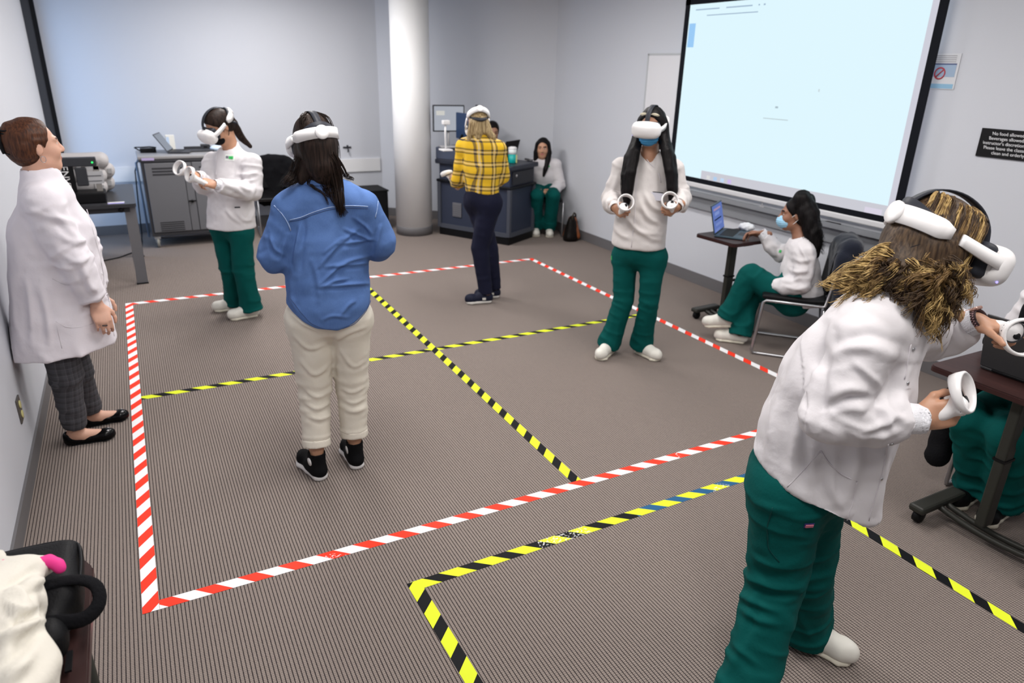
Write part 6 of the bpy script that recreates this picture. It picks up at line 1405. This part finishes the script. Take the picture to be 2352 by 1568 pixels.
# ---- 7  seated with the blue laptop
if 1:
    face = (-.67, .74); f = nz([*face, 0]); L = np.array([f[1], -f[0], 0]); BASE[0] = (4.23, 3.42)
    J = dict(hc=A(1826, 492, .03), nk=A(1842, 556, 0), ch=A(1840, 610, 0), sl=A(1850, 584, -.15), sr=A(1822, 572, .15), el=A(1842, 655, -.19), wl=A(1772, 656, -.10), er=A(1792, 584, .24), wr=A(1752, 537, .22),
             hl=A(1822, 692, -.08), hr=A(1818, 680, .08), kl=A(1724, 632, -.05), kr=A(1724, 660, .08), al=A(1676, 722, -.06), pv=A(1825, 672, 0))
    J['ar'] = np.array([3.985, 3.62, .09])
    p = Person('person with long curly ponytail and blue mask seated at laptop', (4.23, 3.42), J, sk_brown, h_black, .98, vox=.006)
    p.head(hd(J['hc'], -97, 3)); p.trunk(); p.check()
    p.hand('r', cdir(-.8, .1, .4), cdir(-.3, .2, -.8), curl=(25, 40, 25), thumb='rest'); p.hand('l', nz(f*.6+L*.6-up*.2), up, curl=(30, 35, 25), thumb='rest'); p.finish_body()
    st = [(J['nk']-up*.0, .072, .068), (J['nk']-up*.045, .14, .095), (A(1838, 620), .155, .13), (A(1838, 655), .16, .14), (A(1845, 700), .175, .165)]
    p.top(st, m_jacket, extra=p.creases([[(1815, 590), (1840, 600), (1865, 595)], [(1810, 615), (1830, 625), (1860, 620)], [(1790, 640), (1815, 645), (1840, 635)], [(1800, 655), (1830, 665), (1860, 655)], [(1860, 560), (1868, 600), (1862, 650)], [(1785, 560), (1790, 590), (1788, 620)], [(1835, 560), (1850, 590), (1858, 610)]], .009, 4.5), sleeve=(.066, .066, .054), cuff=.042, cuffm=m_cuff, amp=.008, jamp=.014, freq=(8, 8, 3), hem=(A(1838, 692), nz([0, 0, -1])))
    p.patch(1792, 577, .02, .02, 'logo', m_green)
    p.pants(m_teal, hipr=(.17, .14), leg=(.098, .088, .080, .088), ankle_pad=.03, hemz=.055, jamp=.008)
    p.shoe('r', f, 'clog', mats=[m_clog, m_clogs], ln=.26); tl = J['al']; p.shoe('l', f, 'clog', mats=[m_clog, m_clogs], ln=.26, z0=tl[2]-.10, heel=tl, pitch=-.15)
    g = p.cap(.008, front=.004); g.plane(p.H(0, .050, -.03), p.HB@nz([0, .97, -.2]), .01)
    for q in (-1, 1): g.el(p.H(q*.074, -.004, -.012), (.020, .020, .034), p.HB, k=.006, op='s')
    tail = [p.H(0, -.075, .095), A(1842, 456, 0), A(1858, 492, -.03), A(1867, 530, -.05), A(1872, 560, -.06), A(1874, 585, -.07)]
    g.el(p.H(0, -.065, .10), (.045, .05, .045), p.HB, k=.02); g.chain(tail, [.045, .060, .070, .064, .05, .024], k=.03)
    hr_ = p.hair_sdf(g, freq=(28, 28, 20), amp=.007, big=.006)
    a = lock(tail, 340, .056, .066, m=22, curl=.010, cf=4.5, jit=.006); V, Q = strand_mesh(a, rng.uniform(.0009, .0016, len(a))); p.add('hair_strands', V, Q, h_black, hr_)
    mbm = mat('mask_light_blue', (.30, .55, .74), .8, bump=.2, bscale=60)
    g = SDF().el(p.H(0, .060, -.060), np.array([.058, .055, .048]), p.HB).el(p.H(0, .088, -.045), (.028, .035, .032), p.HB, k=.03); g.plane(p.H(0, .035, 0), p.HB@np.array([0, -1, 0]), .01); V, Q = g.mesh(.006); Lc = (V-J['hc'])@p.HB; V += vnorm(V, Q)*(.002*np.sin(Lc[:, 2]*420))[:, None]; mk = p.add('face_mask', V, Q, mbm)
    m = MB()
    for q in (-1, 1): m.tube([p.H(q*.05, .045, -.03), p.H(q*.072, .015, .0), p.H(q*.080, -.012, .015)], .002, n=5); m.tube([p.H(q*.048, .04, -.085), p.H(q*.068, .005, -.055), p.H(q*.080, -.018, -.025)], .002, n=5)
    p.mb(m, 'ear_loops', m_white, mk)
# ---- 9  seated at the right edge
if 1:
    face = (-1, -.08); f = nz([*face, 0]); L = np.array([f[1], -f[0], 0])
    b = np.array([3.72, 1.43, 0]); hip = b+up*.52; hc = b+up*1.20+f*.02
    J = dict(hc=hc, nk=hc-up*.15, ch=hip*.45+(hc-up*.15)*.55, pv=hip+up*.02, hr=hip+L*.085, hl=hip-L*.085, kr=np.array([3.25, 1.52, .50]), kl=np.array([3.25, 1.35, .50]), ar=np.array([3.46, 1.52, .09]), al=np.array([3.44, 1.37, .09]))
    J['sr'] = J['nk']+L*.165-up*.05; J['sl'] = J['nk']-L*.165-up*.05; J['er'] = J['sr']+L*.07-up*.2+f*.10; J['el'] = J['sl']-L*.07-up*.2+f*.10; J['er'] = J['sr']+L*.07-up*.24; J['el'] = J['sl']-L*.07-up*.24; J['wr'] = b+f*.16+L*.07+up*.68; J['wl'] = b+f*.16-L*.07+up*.68
    p = Person('person in teal trousers seated behind laptop at right edge', (3.66, 1.36), J, sk_tan, h_black, .97, vox=.008)
    p.head(f-up*.2); p.trunk(); p.hand('r', f, -L+up, curl=(25, 35, 25), thumb='rest'); p.hand('l', f, L+up, curl=(25, 35, 25), thumb='rest'); p.finish_body()
    st = [(J['nk'], .07, .065), (J['nk']-up*.06, .155, .10), (J['ch'], .18, .14), (J['pv']+up*.08+f*.05, .19, .17), (J['pv']+f*.16-up*.02, .20, .17)]
    p.top(st, m_jacket, hem=(J['pv']+f*.10-up*.05, nz(f*.6-up)), sleeve=(.07, .064, .054), amp=.009, jamp=.014); p.pants(m_teal, hipr=(.17, .14), leg=(.10, .09, .082, .09), ankle_pad=.02, hemz=.05, jamp=.014)
    mbs = [m_black, m_clogs]; p.shoe('r', f, 'sneaker', mats=mbs); p.shoe('l', f, 'sneaker', mats=mbs)
    g = p.cap(.012, front=-.004); g.plane(p.H(0, .045, -.03), p.HB@nz([0, .97, -.2]), .01); g.chain([p.H(0, -.05, -.03), p.H(0, -.06, -.16)], [.075, .05], k=.04); p.hair_sdf(g, freq=(60, 60, 6), amp=.003)
# ---- 8  curly haired woman in front
if 1:
    BASE[0] = (1.72, 1.22)
    J = dict(hc=A(2150, 566, .04), nk=A(2066, 694, 0), ch=A(1960, 850, -.02), sr=A(1985, 785, -.16), sl=A(2112, 752, .15), er=A(1908, 952, -.21), wr=A(2112, 962, -.12), el=A(2128, 775, .34), wl=A(2238, 738, .27),
             hr=A(1812, 1130, -.08), hl=A(1862, 1120, .08), kr=A(1780, 1335, -.07), kl=A(1852, 1320, .10), pv=A(1835, 1090, 0))
    J['ar'] = AZ(1712, 1585, .09); J['al'] = AZ(1848, 1428, .09)
    p = Person('person with curly blond brown hair lunging forward with two controllers', (1.75, 1.22), J, sk_tan, h_brown, 1.0, vox=.005)
    ff = cdir(.92, -.38, .12); p.head(ff, cdir(.36, .90, -.20)); p.trunk(); p.check()
    gr = A(2160, 952, -.11); gl = A(2292, 750, .27); cr_ = (cdir(.62, .35, -.70), cdir(-.3, -.9, 0)); cl_ = (cdir(-.10, -.12, -.98), cdir(-.75, .55, 0))
    p.hand('r', gr-J['wr'], thumb_dir(*cr_), curl=(58, 75, 45), thumb='wrap'); p.hand('l', gl-J['wl'], thumb_dir(*cl_), curl=(58, 75, 45), thumb='up', index=(5, 8, 5)); p.finish_body()
    controller('white controller in the low right hand of the curly haired person', gr, *cr_); controller('white controller at the outstretched left hand of the curly haired person', gl, *cl_)
    st = [(A(2060, 690), .085, .075), (A(2018, 758), .165, .125), (A(1945, 880), .18, .175), (A(1898, 990), .185, .185), (A(1870, 1090), .195, .190), (A(1850, 1200), .21, .21)]
    hp = A(1735, 1068, -.16); hq = A(1960, 1208, -.16); hn = nz(np.cross(hq-hp, np.array([1.72, 1.22, -.15]))); hn = hn if hn[2] < 0 else -hn
    cz = [([(1936, 783), (1990, 766), (2043, 780), (2085, 800)], -1.2, 1.6), ([(1905, 815), (1960, 795), (2010, 800)], .8, 1.4), ([(1961, 829), (1995, 860), (2026, 892)], .8), ([(1897, 938), (1950, 917), (2011, 917)], -1.2), ([(1900, 915), (1950, 892), (2005, 897)], .8, 1.3),
          ([(1918, 958), (1983, 986), (2029, 975), (2058, 954)], 1.), ([(1935, 985), (1990, 1005), (2050, 998)], 1.), ([(2040, 930), (2060, 955), (2085, 965)], .8), ([(2010, 925), (2035, 950), (2050, 985)], .9), ([(1890, 722), (1855, 830), (1800, 960)], .9, 1.8), ([(1868, 750), (1815, 880), (1770, 1000)], .8, 1.8), ([(1915, 760), (1888, 850), (1882, 1000)], -1.3, 1.7),
          ([(1838, 943), (1830, 1030), (1815, 1120)], .9, 1.6), ([(1795, 930), (1780, 1000), (1770, 1070)], .8, 1.5), ([(1870, 1000), (1868, 1060), (1855, 1130)], .8, 1.6), ([(1975, 1010), (1965, 1070), (1950, 1150)], .9, 1.5), ([(2030, 1010), (2020, 1090), (1990, 1190)], .9, 1.5), ([(2080, 830), (2070, 880), (2075, 920)], .8, 1.3), ([(1905, 1090), (1920, 1140), (1945, 1180)], .8, 1.3)]
    p.top(st, m_jacket, extra=p.creases(cz, .011, 9.), sleeve=(.078, .080, .060), cuff=.043, cuffm=m_cuff, amp=.009, jamp=.015, neck=.066, hem=(hp, hn), sleevel=(.066, .060, .052), freq=(6, 6, 2.2), wcut=.03)
    p.line([(2040, 1020), (2020, 1110), (1995, 1195)], 'placket', m_seam, .0018); p.line([(2092, 790), (2085, 830), (2078, 870)], 'placket', m_seam, .0018)
    for q in ((2098, 802), (2085, 880), (2048, 1020), (2024, 1100)): p.disc(*q, .0055, 'snap_button', m_chrome)
    p.line([(1885, 1035), (1905, 1065), (1935, 1090), (1968, 1105)], 'pocket_edge', m_seam, .0025); p.line([(1885, 1035), (1850, 1075), (1808, 1118)], 'pocket_edge', m_seam, .0016); p.line([(1968, 1105), (1960, 1150), (1945, 1195)], 'pocket_edge', m_seam, .0016)
    p.pants(m_teal, hipr=(.165, .145), leg=(.108, .092, .086, .098), ankle_pad=.05, hemz=.025, jamp=.010, amp=.005, extra=p.creases([([(1690, 1360), (1745, 1388), (1804, 1402)], 1.), ([(1712, 1326), (1775, 1345), (1838, 1345)], 1.), ([(1698, 1394), (1735, 1420), (1780, 1432)], .9), ([(1725, 1285), (1790, 1300), (1860, 1290)], .8, 1.3), ([(1757, 1351), (1730, 1420), (1706, 1490)], -.6), ([(1675, 1470), (1710, 1500), (1745, 1530)], .8), ([(1830, 1400), (1850, 1440), (1865, 1465)], .8), ([(1740, 1150), (1770, 1165), (1830, 1175)], .8)], .009, 8.))
    p.patch(1858, 1206, .030, .016, 'brand_tag', mat('tag_navy', (.03, .02, .14), .7), surf=p.panV, parent=p.panto); p.patch(1858, 1206, .024, .009, 'tag_print', mat('tag_pink', (.5, .14, .2), .7), surf=p.panV, parent=p.panto, th=.005)
    p.line([(1775, 1165), (1762, 1210), (1765, 1260), (1790, 1290)], 'pocket_seam', mat('teal_seam', (.001, .05, .047), .8), .002, surf=p.panV, parent=p.panto)
    p.shoe('r', hd(J['ar'], 60), 'clog', mats=[m_clog, m_clogs], ln=.26); p.shoe('l', hd(J['al'], 97), 'clog', mats=[m_clog, m_clogs], ln=.26)
    # hair: dark under-volume, then curls
    g = p.cap(.012, front=.002); g.chain([p.H(0, -.06, -.02), p.H(.0, -.06, -.10), A(2080, 660, -.02)], [.075, .07, .06], k=.05); g.chain([p.H(.05, .0, -.03), p.H(.06, .0, -.12), A(2150, 720, -.04)], [.045, .05, .03], k=.05); g.chain([A(2060, 620, -.04), A(2000, 630, -.03), A(1960, 650, -.03)], [.05, .035, .02], k=.05)
    hu = p.hair_sdf(g, freq=(30, 30, 14), amp=.005, m=h_brown)
    LK = {}
    def addl(tone, *a, **k): LK.setdefault(tone, []).append(lock(*a, **k))
    H = p.H
    for i in range(46):          # over the crown and down both sides of the head
        a = rng.uniform(-1.15, 1.25); yb = rng.uniform(-.085, .075); r = 1.0
        s0 = H(.015*np.sign(a)*rng.uniform(0, 1), yb*.8-.01, .122); ww = math.sqrt(max(.05, 1-((yb-.005)/.105)**2)); s1 = H(.062*np.sign(a)*ww, yb-.008, .098); s2 = H(.085*np.sign(a)*ww, yb-.01, .03); s3 = H(.090*np.sign(a)*ww, yb-.015, -.05)
        addl(i % 3, [s0, s1, s2, s3, s3+cdir(rng.uniform(-.5, .1), -1, 0)*.07], 22, .005, .010, m=15, curl=.0025, cf=2.2, jit=.003)
    for i in range(16):
        xx = rng.uniform(-.045, .045); addl(i % 3, [H(xx*.3, -.03, .125), H(xx*.8, -.09, .085), H(xx, -.106, .02), H(xx, -.104, -.05)], 18, .006, .012, m=16, curl=.002, cf=2)
    tips = [((2080, 700), (2000, 660), 1.30), ((2040, 650), (1905, 660), 1.30), ((2020, 640), (1930, 690), 1.28), ((2050, 660), (1975, 690), 1.26), ((2070, 660), (2035, 700), 1.25), ((2060, 600), (1960, 610), 1.38), ((2045, 600), (1980, 640), 1.30), ((2035, 590), (1895, 650), 1.34), ((2055, 630), (1990, 675), 1.27), ((2040, 620), (1920, 668), 1.30)]
    for (m1, e1_, yy) in [((a[0]+rng.uniform(-22, 22), a[1]+rng.uniform(-25, 22)), (b[0]+rng.uniform(-25, 40), b[1]+rng.uniform(-22, 14)), c) for a, b, c in tips for _ in range(9)]:      # thrown back over the shoulder
        addl(2 if rng.uniform() < .75 else 1, [H(rng.uniform(-.02, .06), -.09, rng.uniform(-.05, .0)), A(m1[0], m1[1], -.06), A((m1[0]+e1_[0])/2, (m1[1]+e1_[1])/2-8, -.06), A(e1_[0], e1_[1], yy-1.36)], 13, .006, .004, m=22, curl=.009, cf=1.6, jit=.0015, shrink=(.8, 1.05))
    tips = [((2130, 680), (2120, 760)), ((2150, 690), (2140, 790)), ((2170, 680), (2165, 740)), ((2190, 670), (2190, 730)), ((2205, 650), (2215, 690)), ((2140, 700), (2135, 770)), ((2110, 670), (2085, 730)), ((2160, 650), (2175, 765)), ((2200, 620), (2225, 665)), ((2100, 650), (2095, 700)), ((2180, 640), (2200, 700)), ((2120, 640), (2110, 700))]
    for (m1, e1_) in [((a[0]+rng.uniform(-18, 18), a[1]+rng.uniform(-20, 20)), (b[0]+rng.uniform(-18, 18), b[1]+rng.uniform(-30, 15))) for a, b in tips for _ in range(9)]:       # falling past the near cheek
        yy = rng.uniform(-.14, -.02); addl(rng.integers(0, 3), [H(.078, rng.uniform(-.07, .06), -.025), H(.095, rng.uniform(-.05, .05), -.07), A(m1[0], m1[1], yy), A(e1_[0], e1_[1], yy+.01)], 12, .0055, .004, m=22, curl=.013, cf=2.4, jit=.0012, shrink=(.85, 1.05))
    for i in range(56):         # cover the nape
        x0 = rng.uniform(-.06, .06); e_ = (rng.uniform(1985, 2150), rng.uniform(640, 705)); addl(i % 3, [H(x0, -.103+.3*abs(x0)**1.2, rng.uniform(-.07, -.02)), H(x0, -.115+.3*abs(x0)**1.2, -.09), A(e_[0]+12, e_[1]-35, -.10), A(e_[0], e_[1], -.10)], 12, .006, .005, m=20, curl=.011, cf=2.0, jit=.001)
    tones = [h_brown, hair_mat('hair_golden_brown', (.06, .032, .012), (.24, .145, .055), (60, 60, 20)), hair_mat('hair_golden', (.20, .12, .042), (.60, .42, .17), (60, 60, 20))]
    for tn, Ls in LK.items():
        Vs, Qs, o = [], [], 0
        for a in Ls:
            V, Q = strand_mesh(a, rng.uniform(.0010, .0022, len(a))); Vs.append(V); Qs.append(Q+o); o += len(V)
        p.add('curls', np.vstack(Vs), np.vstack(Qs), tones[int(tn)], hu)
    p.sc = 1.06; headset(p, 'white headset on the curly haired person in front'); p.sc = 1.
    # watch
    wd_ = nz(J['wl']-J['el']); c0 = J['wl']+wd_*.012; a1 = nz(np.cross(wd_, up)); a2 = np.cross(wd_, a1)
    wt_ = p.mb(MB().strip([c0+(a1*math.cos(t)+a2*math.sin(t))*.030 for t in np.linspace(0, 6.283, 25)], [wd_*.012]*25, [a1*math.cos(t)+a2*math.sin(t) for t in np.linspace(0, 6.283, 25)], .004), 'watch', mat('watch_band', (.05, .03, .032), .6))
    p.mb(MB().box(c0-a2*.034, (.034, .038, .010), M=np.array([a1, wd_, a2]).T, bev=.004), 'watch_case', mat('watch_rose', (.55, .33, .27), .3, metal=.7), wt_)
    m = MB()
    for i in range(26):
        for w_ in (-.006, 0, .006):
            t = 6.283*i/26+(.12 if w_ == 0 else 0); m.box(c0+wd_*w_+(a1*math.cos(t)+a2*math.sin(t))*.0325, (.0035, .0035, .0015), M=np.array([-a1*math.sin(t)+a2*math.cos(t), wd_, a1*math.cos(t)+a2*math.sin(t)]).T)
    pf = p.mb(m, 'band_holes', mat('watch_pink', (.42, .24, .25), .6), wt_); pf['kind'] = 'stuff'
print('TRIS', sum(len(o.data.polygons)*2 for o in COL.objects if o.type == 'MESH'))
